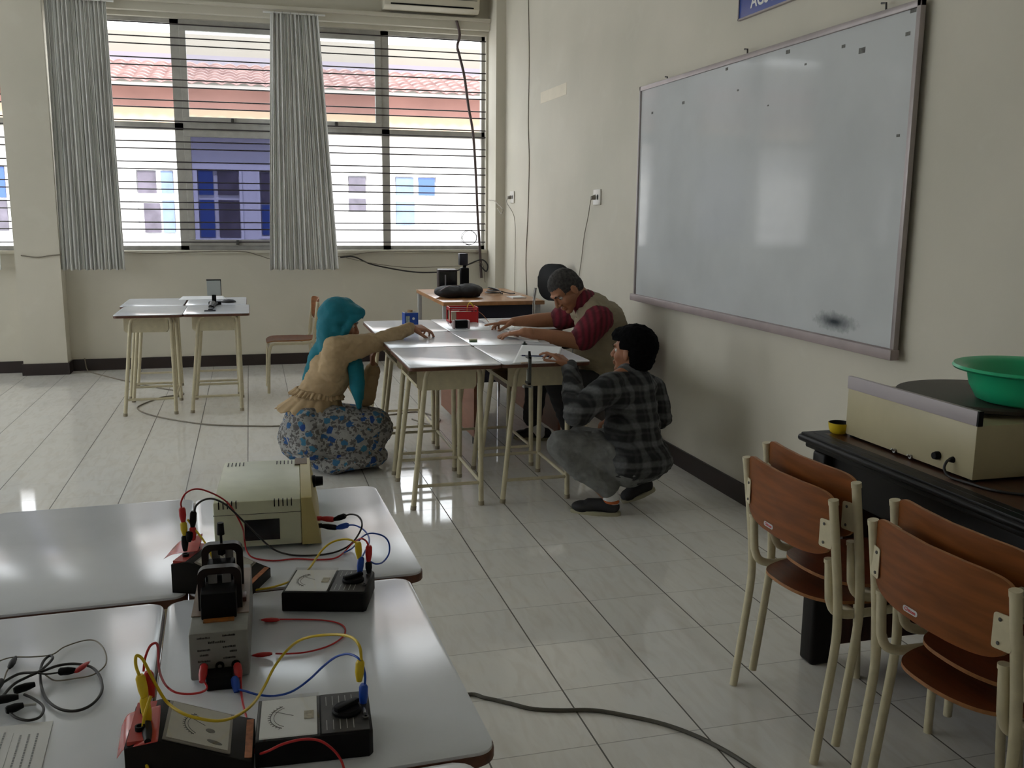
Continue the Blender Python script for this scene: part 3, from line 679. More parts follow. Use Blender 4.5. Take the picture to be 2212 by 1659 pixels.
MB().box((-0.040, -1.232, -0.036), (-0.002, 1.24, 0.003), 0.004).build('pen_tray', mat('pinkish anodised tray', (0.34, 0.28, 0.28), 0.45, var=0.1), wbT)
MB().box((-0.002, -1.19, 0.01), (0.004, 1.19, 1.17)).build('backing', M_dgrey, wbT, smooth=False)
for i, (yc, hh) in enumerate(((-1.02, 0.035), (-0.02, 0.030), (0.86, 0.020))):
    h = MB().tube([(-0.012, yc, 1.20), (-0.014, yc, 1.20+hh), (-0.012, yc+0.03, 1.205+hh)], 0.004, 8); h.build('hook', M_dgrey, wbT)
marks = [(1570, 149, .016), (1702, 112, .020), (1836, 57, .018), (1822, 100, .015), (1862, 109, .026), (1961, 73, .016), (1409, 244, .016), (1476, 222, .018), (1740, 139, .010), (1594, 195, .010), (1659, 228, .008), (1940, 293, .012), (1973, 22, .020)]
mk = MB()
for px, py, w_ in marks:
    p = ax(px, py, XR-0.0325); mk.box((p.x-0.0006, p.y-w_*0.75, p.z-w_*0.4), (p.x+0.001, p.y+w_*0.75, p.z+w_*0.4))
wb(mk, 'tape_remnants', mat('dirty tape', (0.13, 0.13, 0.12), 0.7, var=0.4, vscale=60), wbT, smooth=False)

# blue sign above the board
sg = thing('wall_sign', (XR, 1.70, 2.29), 'blue wall sign with white lettering above the whiteboard', 'sign')
MB().box((-0.014, -0.385, 0.006), (-0.002, 0.385, 0.30), 0.002).build('panel', mat('deep blue sign paint', (0.006, 0.045, 0.26), 0.35), sg)
MB().box((-0.017, -0.395, -0.002), (0, 0.395, 0.006)).box((-0.017, 0.385, 0), (0, 0.395, 0.31)).box((-0.017, -0.395, 0), (0, -0.385, 0.31)).build('frame', M_fr, sg, smooth=False)
MB().box((-0.0155, 0.150, 0.105), (-0.0138, 0.38, 0.22)).build('white_field', M_white, sg, smooth=False)
M_s = Matrix(((0, 0, -1, -0.0146), (-1, 0, 0, 0.13), (0, 1, 0, 0.060), (0, 0, 0, 1)))
text_mesh('lettering', 'AGSON', 0.085, M_white, sg, M_s, 0.0006, bold=True)

# outlets, plugs and cords on the right wall
def outlet(px, py, label):
    p = ax(px, py, XR); t = thing('wall_outlet', (XR, p.y, p.z), label, 'outlet', 'plug sockets on the whiteboard wall')
    MB().box((-0.012, -0.066, -0.052), (0, 0.066, 0.052), 0.004).build('cover', mat('aged socket plastic', (0.60, 0.58, 0.53), 0.4), t)
    for y in (0.024, -0.024): MB().lathe([(0, 0.0002), (0.016, 0.0002), (0.018, 0.0022), (0.0195, 0.0022), (0.0195, 0)], n=24, M=Matrix.Translation((-0.0118, y, 0)) @ Matrix.Rotation(-PI/2, 4, 'Y')).build('socket', M_white, t)
    return p
p1 = outlet(1292, 426, 'double plug socket on the wall beside the whiteboard')
p2 = outlet(1108, 426, 'double plug socket on the wall next to the corner pillar')
def cable(pts, r, m, label, n=8, cat='cable', name='cable', group=None, sm=8, raw=False):
    o = MB().tube(pts if raw else catmull(pts, sm), r, 8).build(name, m, None, angle=80)
    return tag(o, label, cat, group)
def plug_cord(p, end, label):
    t = thing('plugged_lead', (p.x-0.012, p.y+0.024, p.z), label, 'cord')
    wb(MB().cyl((p.x-0.013, p.y+0.024, p.z), (p.x-0.042, p.y+0.024, p.z-0.006), 0.017, 0.012, n=16), 'plug', mat('grey plug', (0.22, 0.20, 0.17), 0.5), t)
    wb(MB().tube(catmull([(p.x-0.040, p.y+0.024, p.z-0.006), (p.x-0.046, p.y+0.03, p.z-0.05)] + end, 8), 0.0028, 8), 'cord', M_gcable, t)
plug_cord(p1, [ax(1270, 470, XR-0.02), ax(1262, 510, XR-0.01), ax(1256, 560, XR-0.008), ax(1250, 600, XR-0.008)], 'grey plug and cord hanging from the socket beside the whiteboard')
plug_cord(p2, [ax(1111, 470, XR-0.02), ax(1113, 530, XR-0.01), ax(1112, 590, XR-0.008), ax(1112, 640, XR-0.008)], 'grey plug and cord hanging from the socket next to the corner pillar')
cable([ax(1140, -60, XR-0.004), ax(1143, 120, XR-0.004), ax(1141, 260, XR-0.004), ax(1143, 350, XR-0.004), ax(1140, 470, XR-0.004), ax(1136, 560, XR-0.004), ax(1138, 640, XR-0.004)], 0.0035, M_gcable, 'thin vertical cable running down the wall right of the corner pillar')
cable([ax(1056, 432, 1.34), ax(1068, 434, 1.338), ax(1078, 444, 1.335), ax(1086, 452, 1.335), ax(1083, 462, 1.335), ax(1074, 450, 1.335)], 0.003, M_gcable, 'short loose wire end sticking out at the corner pillar')
pt = MB()
q = [ax(1168, 206, XR-0.0015), ax(1224, 172, XR-0.0015), ax(1226, 192, XR-0.0015), ax(1172, 220, XR-0.0015)]
y0_, y1_ = q[1].y, q[0].y
tag(MB().box((XR-0.0022, y0_, 2.245), (XR-0.0002, y1_, 2.330)).build('paper_scrap', mat('pale glued paper', (0.72, 0.66, 0.54), 0.8, var=0.05), None, smooth=False), 'pale rectangular paper remnant glued high on the wall', 'paper')

# cables at the window and along the wall
cable([ay(986, 42, 6.62), ay(993, 75, 6.62), ay(988, 100, 6.62), ay(993, 122, 6.62), ay(1003, 165, 6.63), ay(1012, 230, 6.64), ay(1022, 290, 6.65), ay(1028, 380, 6.65), ay(1032, 470, 6.65), ay(1036, 530, 6.65), ay(1040, 600, 6.68)], 0.0125, mat('brown cable bundle', (0.075, 0.05, 0.05), 0.6, var=0.2), 'thick brown cable bundle hanging down in front of the window near the corner')
lp = []
for k in range(26):
    a = 2*PI*k/12.0+0.6; rr = 0.072-0.004*(k//13); lp.append((1.150+rr*math.cos(a)+0.004*(k//13), 6.665-0.0015*k, 1.155+rr*0.95*math.sin(a)))
cable(lp, 0.0032, M_cable, 'thin black cable coiled at the lower corner of the window', sm=3)
cable([ay(45, 552, 6.515), ay(80, 556, 6.515), ay(110, 552, 6.515), ay(133, 550, 6.515)], 0.005, M_gcable, 'pale cable crossing the wall pillar')
cable([ay(260, 545, 6.665), ay(340, 547, 6.665), ay(420, 544, 6.665), ay(520, 543, 6.665), ay(560, 552, 6.665), ay(590, 560, 6.665), ay(640, 556, 6.665), ay(745, 553, 6.665), ay(800, 545, 6.665), ay(900, 543, 6.665), ay(1035, 546, 6.665)], 0.004, M_gcable, 'thin cable laid along the window sill')
cable([ay(735, 556, 6.66), ay(765, 555, 6.66), ay(800, 570, 6.65), ay(850, 581, 6.65), ay(900, 588, 6.65), ay(945, 588, 6.62), ay(985, 585, 6.55), ay(1010, 572, 6.62), ay(1040, 561, 6.65), ay(1053, 572, 6.65), ay(1050, 586, 6.64), ay(1036, 572, 6.64)], 0.0065, M_cable, 'black cable sagging from the sill to the computer corner')
cable([ay(745, 556, 6.65), ay(800, 568, 6.64), ay(870, 577, 6.64), ay(930, 577, 6.63), ay(1000, 574, 6.63), ay(1040, 568, 6.64), ay(1048, 610, 6.66)], 0.003, M_gcable, 'second thinner cable sagging just above the black one')

# cables on the floor
cable([(-2.27, 6.685, 0.11), (-2.24, 6.60, 0.02), (-2.17, 6.50, 0.006), az(250, 818, 0.005), az(295, 828, 0.005), az(345, 838, 0.005), az(385, 845, 0.005), az(395, 852, 0.005), az(350, 858, 0.005), az(308, 873, 0.005), az(297, 882, 0.005), az(315, 893, 0.005), az(370, 906, 0.005), az(450, 917, 0.005), az(540, 920, 0.005), az(620, 919, 0.005), az(760, 905, 0.005), az(850, 895, 0.005), az(905, 890, 0.005), az(950, 905, 0.005), az(930, 917, 0.005), az(890, 905, 0.005)], 0.0048, M_gcable, 'grey cable winding over the floor from the skirting to the desk cluster')
cable([(-1.35, -1.9, 0.006), (-0.9, -0.5, 0.006), (-0.5, 0.25, 0.006), az(1000, 1502, 0.006), az(1050, 1508, 0.006), az(1100, 1519, 0.006), az(1150, 1531, 0.006), az(1210, 1534, 0.006), az(1280, 1534, 0.006), az(1350, 1545, 0.006), az(1430, 1563, 0.006), az(1500, 1588, 0.006), az(1560, 1618, 0.006), az(1620, 1655, 0.006), az(1700, 1710, 0.006)], 0.0058, mat('dark grey flex', (0.085, 0.08, 0.065), 0.5), 'dark grey cable across the floor beside the nearest desks')

# ================================================================ people
def V(*a): return Vector(a)
def frame(f, u):                       # head/hand frame: columns right, forward, up
    f = Vector(f).normalized(); u = Vector(u); u = (u-f*u.dot(f)).normalized(); r = f.cross(u)
    return Matrix(((r.x, f.x, u.x), (r.y, f.y, u.y), (r.z, f.z, u.z)))
def head(c, R, s=1.0):
    def p(x, y, z): return Vector(c)+R @ Vector((x*s, y*s, z*s))
    E_ = lambda x, y, z, a, b, d: ('ell', p(x, y, z), (a*s, b*s, d*s), R)
    return [E_(0, -0.012, 0.022, 0.074, 0.092, 0.088), E_(0, 0.018, -0.035, 0.060, 0.066, 0.066), E_(0, 0.030, -0.075, 0.045, 0.045, 0.034),
            E_(0, 0.062, -0.098, 0.026, 0.024, 0.020), E_(0.036, 0.045, -0.032, 0.026, 0.030, 0.030), E_(-0.036, 0.045, -0.032, 0.026, 0.030, 0.030),
            E_(0, 0.074, 0.020, 0.050, 0.016, 0.013), ('cap', p(0, 0.082, 0.006), p(0, 0.102, -0.030), 0.0085*s, 0.0125*s),
            E_(0.013, 0.092, -0.036, 0.009, 0.010, 0.008), E_(-0.013, 0.092, -0.036, 0.009, 0.010, 0.008),
            E_(0, 0.083, -0.060, 0.024, 0.011, 0.0065), E_(0, 0.081, -0.072, 0.020, 0.011, 0.0075),
            ('ell', p(0.077, -0.010, -0.012), (0.009*s, 0.019*s, 0.031*s), R @ Matrix.Rotation(0.25, 3, 'Z')), ('ell', p(-0.077, -0.010, -0.012), (0.009*s, 0.019*s, 0.031*s), R @ Matrix.Rotation(-0.25, 3, 'Z'))]
M_eyew = mat('eye white', (0.55, 0.52, 0.48), 0.25); M_iris = mat('dark iris', (0.015, 0.010, 0.008), 0.2)
def eyes(par, c, R, s=1.0, brow=True, browm=None):
    def p(x, y, z): return Vector(c)+R @ Vector((x*s, y*s, z*s))
    for sx in (-1, 1):
        e = wb(MB().sphere(p(0.031*sx, 0.0625, -0.002), 0.0120*s), 'eye', M_eyew, par); wb(MB().sphere(p(0.031*sx, 0.0705, -0.004), 0.0058*s), 'iris', M_iris, e)
        if brow: wb(MB().tube([p(0.014*sx, 0.088, 0.017), p(0.032*sx, 0.086, 0.024), p(0.050*sx, 0.074, 0.018)], [0.003*s, 0.004*s, 0.002*s], 8), 'eyebrow', browm, par)
def hand(wr, d, n, thumb, curl=(25, 30, 35, 40), bend=None, s=1.0, tcurl=0.5, spread=0.06):
    """wr wrist, d finger direction, n the way the palm faces, thumb the side the thumb leaves (+1/-1 along d x n)"""
    wr = Vector(wr); d = Vector(d).normalized(); n = Vector(n); n = (n-d*n.dot(d)).normalized(); l = d.cross(n)*thumb
    out = [('cap', wr-d*0.03*s, wr+d*0.012*s, 0.0255*s, 0.025*s)]
    offs = (0.029, 0.010, -0.010, -0.028); ln = ((0.044, 0.026, 0.021), (0.049, 0.030, 0.022), (0.045, 0.028, 0.021), (0.036, 0.021, 0.018))
    kn = (0.086, 0.090, 0.085, 0.077)
    for i in range(4):
        K = wr+d*kn[i]*s+l*offs[i]*s
        out.append(('cap', wr+l*offs[i]*0.62*s+d*0.008*s, K, 0.0155*s, 0.0115*s)); out.append(('cap', wr+l*offs[i]*0.6*s+d*0.03*s-n*0.001, K, 0.015*s, 0.0112*s))
        a = 0.0; dd = (d+l*spread*(1.5-i)).normalized(); P = K; rad = 0.0088*s
        for j, L_ in enumerate(ln[i]):
            a += math.radians(curl[i])*(0.9, 1.15, 0.8)[j]
            v = (dd*math.cos(a)+n*math.sin(a)); Q = P+v*L_*s; out.append(('cap', P, Q, rad, rad*0.90)); P = Q; rad *= 0.90
    T0 = wr+d*0.018*s+l*0.024*s; v1 = (l*0.72+d*0.62+n*0.30).normalized(); T1 = T0+v1*0.044*s
    v2 = (l*(0.55-0.4*tcurl)+d*0.8+n*(0.25+0.4*tcurl)).normalized(); T2 = T1+v2*0.032*s; v3 = (l*(0.4-0.6*tcurl)+d*0.85+n*(0.2+0.6*tcurl)).normalized(); T3 = T2+v3*0.026*s
    out += [('cap', T0, T1, 0.0155*s, 0.0115*s), ('cap', T1, T2, 0.0112*s, 0.0098*s), ('cap', T2, T3, 0.0096*s, 0.0080*s), ('cap', T0, wr+d*0.055*s+l*0.022*s, 0.014*s, 0.012*s)]
    return out
def skin_mat(name, c):
    return mat(name, c, 0.52, var=0.10, vscale=14, bump=0.15, bscale=180, spec=0.35)
def folds(amp, sc1, axis=None, seed=0.0, sc2=None):
    sv = Vector(sc1); 
    def f(co, n):
        q = Vector((co.x*sv.x+seed, co.y*sv.y+seed*0.7, co.z*sv.z)); q += Vector((noise.noise(q*0.5), noise.noise(q*0.5+Vector((3, 1, 2))), 0))*0.8
        a = noise.noise(q); b_ = 1-abs(noise.noise(q*1.9+Vector((5, 5, 5))))*2
        return co+n*(amp*(a*0.9+b_*0.45))
    return f
def caps(*pts):          # ((p, r), (p, r), ...) chain
    return [('cap', pts[i][0], pts[i+1][0], pts[i][1], pts[i+1][1]) for i in range(len(pts)-1)]

# ---- woman crouching at the end of the desks
wo = thing('person', (-0.45, 3.0, 0), 'person in a teal headscarf and beige peplum jacket crouching with one arm over the desks', 'person')
SK1 = skin_mat('light brown skin', (0.36, 0.17, 0.105))
hc = ay(737, 697, 2.99); Rw = frame((1, 0.02, -0.30), (0.28, 0.06, 1))
pel = ay(672, 905, 3.0); che = ay(716, 800, 2.99); nk = ay(728, 742, 2.99)
shR = ay(728, 757, 2.87); elR = ay(812, 738, 2.93); wrR = V(0.005, 3.035, 0.752)
shL = ay(728, 758, 3.12); elL = ay(790, 858, 3.14); wrL = ay(806, 792, 3.12)
hd = head(hc, Rw, 0.95)
body = hd + caps((nk+V(0, 0, -0.02), 0.062), (hc+V(-0.01, 0, -0.05), 0.05)) + caps((pel, 0.085), (che, 0.085), (nk+V(0, 0, -0.06), 0.065)) \
    + caps((shR, 0.04), (elR, 0.037), (wrR, 0.026)) + caps((shL, 0.04), (elL, 0.037), (wrL, 0.026)) + caps((che, 0.08), (shR, 0.045)) + caps((che, 0.08), (shL, 0.045))
kn1 = ay(800, 912, 2.90); kn2 = ay(808, 905, 3.13); an1 = V(-0.40, 2.90, 0.075); an2 = V(-0.36, 3.12, 0.075)
body += caps((pel+V(0, -0.08, 0), 0.07), (kn1, 0.05), (an1, 0.04), (an1+V(0.12, 0, -0.04), 0.028)) + caps((pel+V(0, 0.08, 0), 0.07), (kn2, 0.05), (an2, 0.04), (an2+V(0.12, 0, -0.04), 0.028))
body += hand(wrR, (0.93, 0.20, -0.02), (0.05, 0.35, -1.0), -1, curl=(26, 30, 34, 40), s=0.90, tcurl=0.6, spread=0.09)
tipL = V(-0.212, 3.10, 0.690)
body += hand(wrL, (tipL-wrL), (1, 0, 0.1), 1, curl=(28, 30, 32, 34), s=0.88, tcurl=0.5)
wbody = fused('body', body, 0.0042, SK1, None, smooth=2)
wbody.parent = wo; wbody.data.transform(world_of(wo).inverted())
eyes(wbody, hc, Rw, 0.95, True, M_iris)
def child(name, shapes, vox, m, par, smooth=4, disp=None, keep=None):
    o = fused(name, shapes, vox, m, None, smooth, disp, keep); o.data.transform(world_of(par).inverted()); o.parent = par; return o
M_jack = mat('beige jacket cloth', (0.44, 0.32, 0.185), 0.9, var=0.08, vscale=20, bump=0.35, bscale=500)
elRj = elR+V(0, 0, -0.006)
jk = caps((pel+V(-0.01, 0, 0.06), 0.115), (ay(692, 845, 3.0), 0.108), (che+V(0, 0, 0), 0.122), (nk+V(-0.02, 0, -0.05), 0.088)) \
   + caps((che+V(0.0, -0.08, 0.02), 0.075), (shR+V(0, 0.01, 0), 0.076), (shR.lerp(elRj, 0.5), 0.068), (elRj, 0.052), (elRj.lerp(wrR, 0.6), 0.042), (wrR+V(-0.012, 0, 0), 0.034)) \
   + caps((che+V(0, 0.08, 0.02), 0.075), (shL, 0.062), (elL, 0.054), (elL.lerp(wrL, 0.9), 0.042)) + caps((nk+V(-0.02, 0, -0.05), 0.06), (shR, 0.058)) + caps((nk+V(-0.02, 0, -0.05), 0.06), (shL, 0.058))
child('jacket', jk, 0.007, M_jack, wo, 4, folds(0.0075, (16, 16, 26), seed=2))
# peplum flare, open ruffle round the waist
wc = ay(690, 848, 3.0); bc_ = ay(672, 888, 3.0)
def pep(u, v):
    a = 2*PI*u; r = 0.110+0.062*v+0.012*v*math.sin(9*a+0.6)+0.006*v*math.sin(17*a)
    d = Vector((math.cos(a)*r*1.02, math.sin(a)*r*0.88, 0)); c_ = wc.lerp(bc_, v)+V(-0.008, 0, 0)
    tilt = -0.025*v*math.cos(a); drop = 0.045*v*max(0, math.cos(a-(-0.6)))**6
    return c_+d+V(0, 0, tilt-drop-0.008*v*math.sin(9*a))
wb(MB().grid(pep, 160, 14), 'peplum', M_jack, wo, solid=0.004, angle=180)
def ruf(u, v):
    a = 2*PI*u; r = 0.118+0.022*v+0.007*v*math.sin(40*a)+0.004*math.sin(23*a); c_ = wc.lerp(bc_, 0.30*v-0.10)+V(-0.006, 0, 0.004)
    return c_+Vector((math.cos(a)*r*1.02, math.sin(a)*r*0.90, 0.004*math.sin(31*a)*v-0.02*math.cos(a)))
wb(MB().grid(ruf, 400, 4), 'waist_ruffle', M_jack, wo, solid=0.003, angle=180)
# headscarf
M_teal = mat('teal scarf cloth', (0.002, 0.155, 0.215), 0.8, var=0.14, vscale=12, bump=0.3, bscale=400)
def hp(x, y, z): return hc+Rw @ Vector((x, y, z))
sc_ = [('ell', hp(0, -0.026, 0.030), (0.094, 0.108, 0.104), Rw), ('ell', hp(0, 0.020, 0.062), (0.088, 0.090, 0.060), Rw), ('ell', hp(0, -0.012, -0.045), (0.088, 0.078, 0.085), Rw),
       ('cap', hp(0, -0.045, -0.02), nk+V(-0.03, 0, -0.035), 0.082, 0.078), ('cap', hp(0, 0.0, -0.09), nk+V(0.01, 0, -0.045), 0.075, 0.080),
       ('cap', hp(0.045, 0.080, 0.078), hp(-0.045, 0.080, 0.078), 0.026, 0.026), ('cap', hp(0.0, 0.0, 0.098), hp(0.0, 0.080, 0.080), 0.040, 0.026), ('cap', hp(0.045, 0.080, 0.078), hp(0.082, 0.035, 0.02), 0.024, 0.020), ('cap', hp(-0.045, 0.080, 0.078), hp(-0.082, 0.035, 0.02), 0.024, 0.020), ('cap', hp(0.082, 0.035, 0.02), hp(0.070, 0.010, -0.09), 0.020, 0.022), ('cap', hp(-0.082, 0.035, 0.02), hp(-0.070, 0.010, -0.09), 0.020, 0.022)]
b1 = ay(693, 765, 3.01); b2 = ay(674, 800, 3.01); b3 = ay(657, 827, 3.01)
sc_ += caps((nk+V(-0.035, 0.02, -0.02), 0.080), (b1, 0.060), (b2, 0.040), (b3, 0.014))
f1 = ay(768, 790, 2.90); f2 = ay(772, 835, 2.89); f3 = ay(776, 878, 2.89)
sc_ += caps((nk+V(0.055, -0.02, -0.04), 0.060), (f1, 0.042), (f2, 0.040), (f3, 0.016))
# keep the scarf in front of the face open: it is carved by leaving out what lies before the face plane
def open_face(co):
    q = Rw.transposed() @ (co-hc)
    return not (abs(q.x) < 0.060 and q.y > 0.040 and -0.108 < q.z < 0.050)
child('headscarf', sc_, 0.0065, M_teal, wo, 4, folds(0.006, (14, 14, 20), seed=6), keep=open_face)
# skirt
M_skirt = mat('floral skirt cloth', rough=0.9); m = M_skirt; Lk = m.node_tree.links; bb = m.node_tree.nodes['Principled BSDF']
P_, s_ = obj_xyz(m)
vo = N(m, 'ShaderNodeTexVoronoi'); vo.inputs['Scale'].default_value = 22; vo.inputs['Randomness'].default_value = 1.0
nz = N(m, 'ShaderNodeTexNoise'); nz.inputs['Scale'].default_value = 34; nz.inputs['Detail'].default_value = 3; Lk.new(P_, nz.inputs['Vector'])
vm = N(m, 'ShaderNodeVectorMath', operation='MULTIPLY_ADD'); Lk.new(nz.outputs['Color'], vm.inputs[0]); vm.inputs[1].default_value = (0.05, 0.05, 0.05); Lk.new(P_, vm.inputs[2]); Lk.new(vm.outputs[0], vo.inputs['Vector'])
fl = math_node(m, 'LESS_THAN', vo.outputs['Distance'], 0.42)
vo2 = N(m, 'ShaderNodeTexVoronoi'); vo2.inputs['Scale'].default_value = 47; Lk.new(vm.outputs[0], vo2.inputs['Vector'])
lf = math_node(m, 'LESS_THAN', vo2.outputs['Distance'], 0.46)
hue = N(m, 'ShaderNodeSeparateColor'); Lk.new(vo.outputs['Color'], hue.inputs[0])
blue = mixc(m, hue.outputs[0], (0.012, 0.045, 0.21), (0.05, 0.19, 0.30))
gr = mixc(m, nz.outputs[0], (0.055, 0.055, 0.065), (0.16, 0.15, 0.14))
base = mixc(m, nz.outputs[0], (0.20, 0.20, 0.205), (0.40, 0.40, 0.385))
base = mixc(m, lf, base, gr); base = mixc(m, math_node(m, 'MULTIPLY', fl, math_node(m, 'GREATER_THAN', hue.outputs[1], 0.42)), base, blue); Lk.new(base, bb.inputs['Base Color'])
skt = [('cap', pel+V(-0.02, -0.07, -0.03), kn1+V(0.00, 0, -0.02), 0.125, 0.088), ('cap', pel+V(-0.02, 0.07, -0.03), kn2+V(0.0, 0, -0.02), 0.125, 0.088),
       ('cap', kn1+V(0.0, 0, -0.02), V(-0.40, 2.88, 0.09), 0.088, 0.075), ('cap', kn2+V(0.0, 0, -0.02), V(-0.36, 3.12, 0.09), 0.088, 0.075),
       ('cap', V(-0.60, 3.0, 0.17), V(-0.30, 3.0, 0.15), 0.135, 0.135), ('ell', V(-0.555, 2.98, 0.19), (0.15, 0.20, 0.17)), ('ell', V(-0.38, 2.93, 0.19), (0.24, 0.15, 0.15)), ('cap', V(-0.22, 2.93, 0.22), V(-0.26, 3.1, 0.13), 0.10, 0.11),
       ('ell', V(-0.36, 2.94, 0.065), (0.215, 0.185, 0.062)), ('cap', V(-0.44, 2.84, 0.045), V(-0.24, 2.97, 0.05), 0.040, 0.045), ('ell', V(-0.45, 2.9, 0.05), (0.12, 0.12, 0.05))]
def skd(co, n):
    c2 = folds(0.012, (9, 9, 26), seed=11)(co, n); c2.z = max(c2.z, 0.004); return c2
child('skirt', skt, 0.009, M_skirt, wo, 5, skd)
wb(MB().tube([wrL+(tipL-wrL).normalized()*0.004+0.0*V(1, 0, 0)+Matrix.Rotation(a, 3, (tipL-wrL).normalized()) @ ((tipL-wrL).cross(V(1, 0, 0)).normalized()*0.029) for a in [2*PI*i/20 for i in range(21)]], 0.003, 8, caps=False), 'bracelet', M_metal, wo)

# ---- man leaning over the desks
ma = thing('person', (1.15, 2.97, 0), 'grey haired person in a khaki vest and red striped shirt leaning over the desks', 'person')
SK2 = skin_mat('brown skin', (0.36, 0.165, 0.090))
hm = ay(1221, 626, 2.93); Rm = frame((-0.74, -0.20, -0.72), (-0.60, 0.0, 0.80))
nm = ay(1266, 655, 2.96); c1 = ay(1293, 702, 2.97); c2 = ay(1308, 762, 2.97); pm = ay(1318, 832, 2.98)
sN = ay(1293, 688, 2.80); eN = ay(1252, 738, 2.80); wN = V(0.600, 2.820, 0.742)
sF = ay(1252, 672, 3.14); eF = ay(1203, 690, 3.22); wF = V(0.665, 3.255, 0.752)
body = head(hm, Rm, 1.0) + caps((hm+Rm @ V(0, -0.03, -0.05), 0.060), (nm, 0.062)) + caps((nm, 0.06), (c1, 0.10), (c2, 0.11), (pm, 0.10)) \
    + caps((nm, 0.06), (sN, 0.062), (eN, 0.046), (eN.lerp(wN, 0.45), 0.043), (wN, 0.028)) + caps((nm, 0.06), (sF, 0.062), (eF, 0.046), (eF.lerp(wF, 0.45), 0.043), (wF, 0.028))
body += hand(wN, (-0.80, 0.55, -0.10), (0.0, 0.05, -1), -1, curl=(8, 14, 18, 22), s=1.0, tcurl=0.3)
body += hand(wF, (-0.93, 0.36, -0.06), (0.0, 0.1, -1), 1, curl=(3, 34, 40, 44), s=1.0, tcurl=0.4)
kN = V(0.82, 2.90, 0.44); kF = V(0.80, 3.20, 0.47); aN = V(0.93, 2.93, 0.09); aF = V(0.80, 3.32, 0.09)
mbody = child('body', body, 0.0042, SK2, ma, 2)
M_grayhair = mat('short grey hair', (0.040, 0.036, 0.034), 0.85, var=0.7, vscale=70, bump=0.9, bscale=600)
eyes(mbody, hm, Rm, 1.0, True, M_grayhair)
def hair(par, c, R, s, name, m, shapes, cut, vox=0.006, amp=0.003, seed=1.0):
    def p(x, y, z): return Vector(c)+R @ Vector((x*s, y*s, z*s))
    sh = [('ell', p(x, y, z), (a*s, b*s, d*s), R) for x, y, z, a, b, d in shapes]
    def kp(co):
        q = R.transposed() @ (co-Vector(c)); return cut(q.x/s, q.y/s, q.z/s)
    return child(name, sh, vox, m, par, 2, folds(amp, (60, 60, 60), seed=seed), keep=kp)
hair(ma, hm, Rm, 1.0, 'hair', M_grayhair, [(0, -0.014, 0.026, 0.080, 0.098, 0.094), (0, -0.045, -0.01, 0.070, 0.065, 0.075)],
     lambda x, y, z: (z > 0.055 or y < 0.062-0.25*abs(x)) and (z > -0.002 or y < -0.030) and z > -0.066, amp=0.0022)
M_redst = mat('red striped shirt cloth', rough=0.9); m = M_redst; Lk = m.node_tree.links; bb = m.node_tree.nodes['Principled BSDF']
P_, s_ = obj_xyz(m)
stx = math_node(m, 'SINE', math_node(m, 'MULTIPLY', math_node(m, 'ADD', s_[0], 0.0), 190)); stf = math_node(m, 'MULTIPLY_ADD', stx, 0.5, 0.5)
Lk.new(mixc(m, stf, (0.070, 0.006, 0.012), (0.17, 0.010, 0.026)), bb.inputs['Base Color'])
slv = caps((c1+V(-0.01, -0.08, 0.03), 0.07), (sN+V(0, 0, -0.005), 0.080), (sN.lerp(eN, 0.8), 0.074)) + caps((c1+V(-0.02, 0.08, 0.03), 0.07), (sF, 0.080), (sF.lerp(eF, 0.75), 0.074)) + caps((nm+V(-0.006, 0, 0.006), 0.075), (nm.lerp(c1, 0.5), 0.09)) + [('cap', nm.lerp(hm, 0.26)+V(0, -0.03, 0), nm.lerp(hm, 0.26)+V(0, 0.03, 0), 0.062, 0.062)]
child('shirt', slv, 0.006, M_redst, ma, 3, folds(0.006, (22, 22, 22), seed=4))
M_vest = mat('khaki vest cloth', (0.27, 0.225, 0.15), 0.9, var=0.08, vscale=18, bump=0.4, bscale=500)
vst = caps((ay(1276, 664, 2.97), 0.092), (ay(1284, 676, 2.88), 0.088), (ay(1292, 685, 2.86), 0.085)) + caps((ay(1276, 664, 2.97), 0.092), (ay(1262, 672, 3.08), 0.085)) + caps((ay(1281, 668, 2.97), 0.100), (c1+V(0.012, 0, 0), 0.148), (c2+V(0.012, 0, 0), 0.162), (ay(1306, 792, 2.98), 0.152)) + [('cap', c1+V(0.02, -0.07, 0.035), c1+V(0.02, 0.07, 0.035), 0.108, 0.108), ('ell', c2+V(-0.04, 0, -0.005), (0.15, 0.15, 0.11))]
child('vest', vst, 0.0075, M_vest, ma, 4, folds(0.009, (12, 12, 24), seed=9))
M_btr = mat('black trouser cloth', (0.012, 0.012, 0.014), 0.85, var=0.3, vscale=20)
trs = caps((pm+V(0, -0.06, 0.02), 0.135), (pm+V(-0.02, -0.07, -0.02), 0.12), (kN, 0.075), (aN+V(0, 0, 0.05), 0.055)) + caps((pm+V(0, 0.07, -0.0), 0.135), (kF, 0.075), (aF+V(0, 0, 0.05), 0.055))
child('trousers', trs, 0.008, M_btr, ma, 4, folds(0.006, (14, 14, 18), seed=3))
M_sock = mat('white sock', (0.62, 0.63, 0.64), 0.9)
M_shoe = mat('black shoe canvas', (0.010, 0.010, 0.012), 0.7); M_sole = mat('cream rubber sole', (0.34, 0.32, 0.22), 0.7)
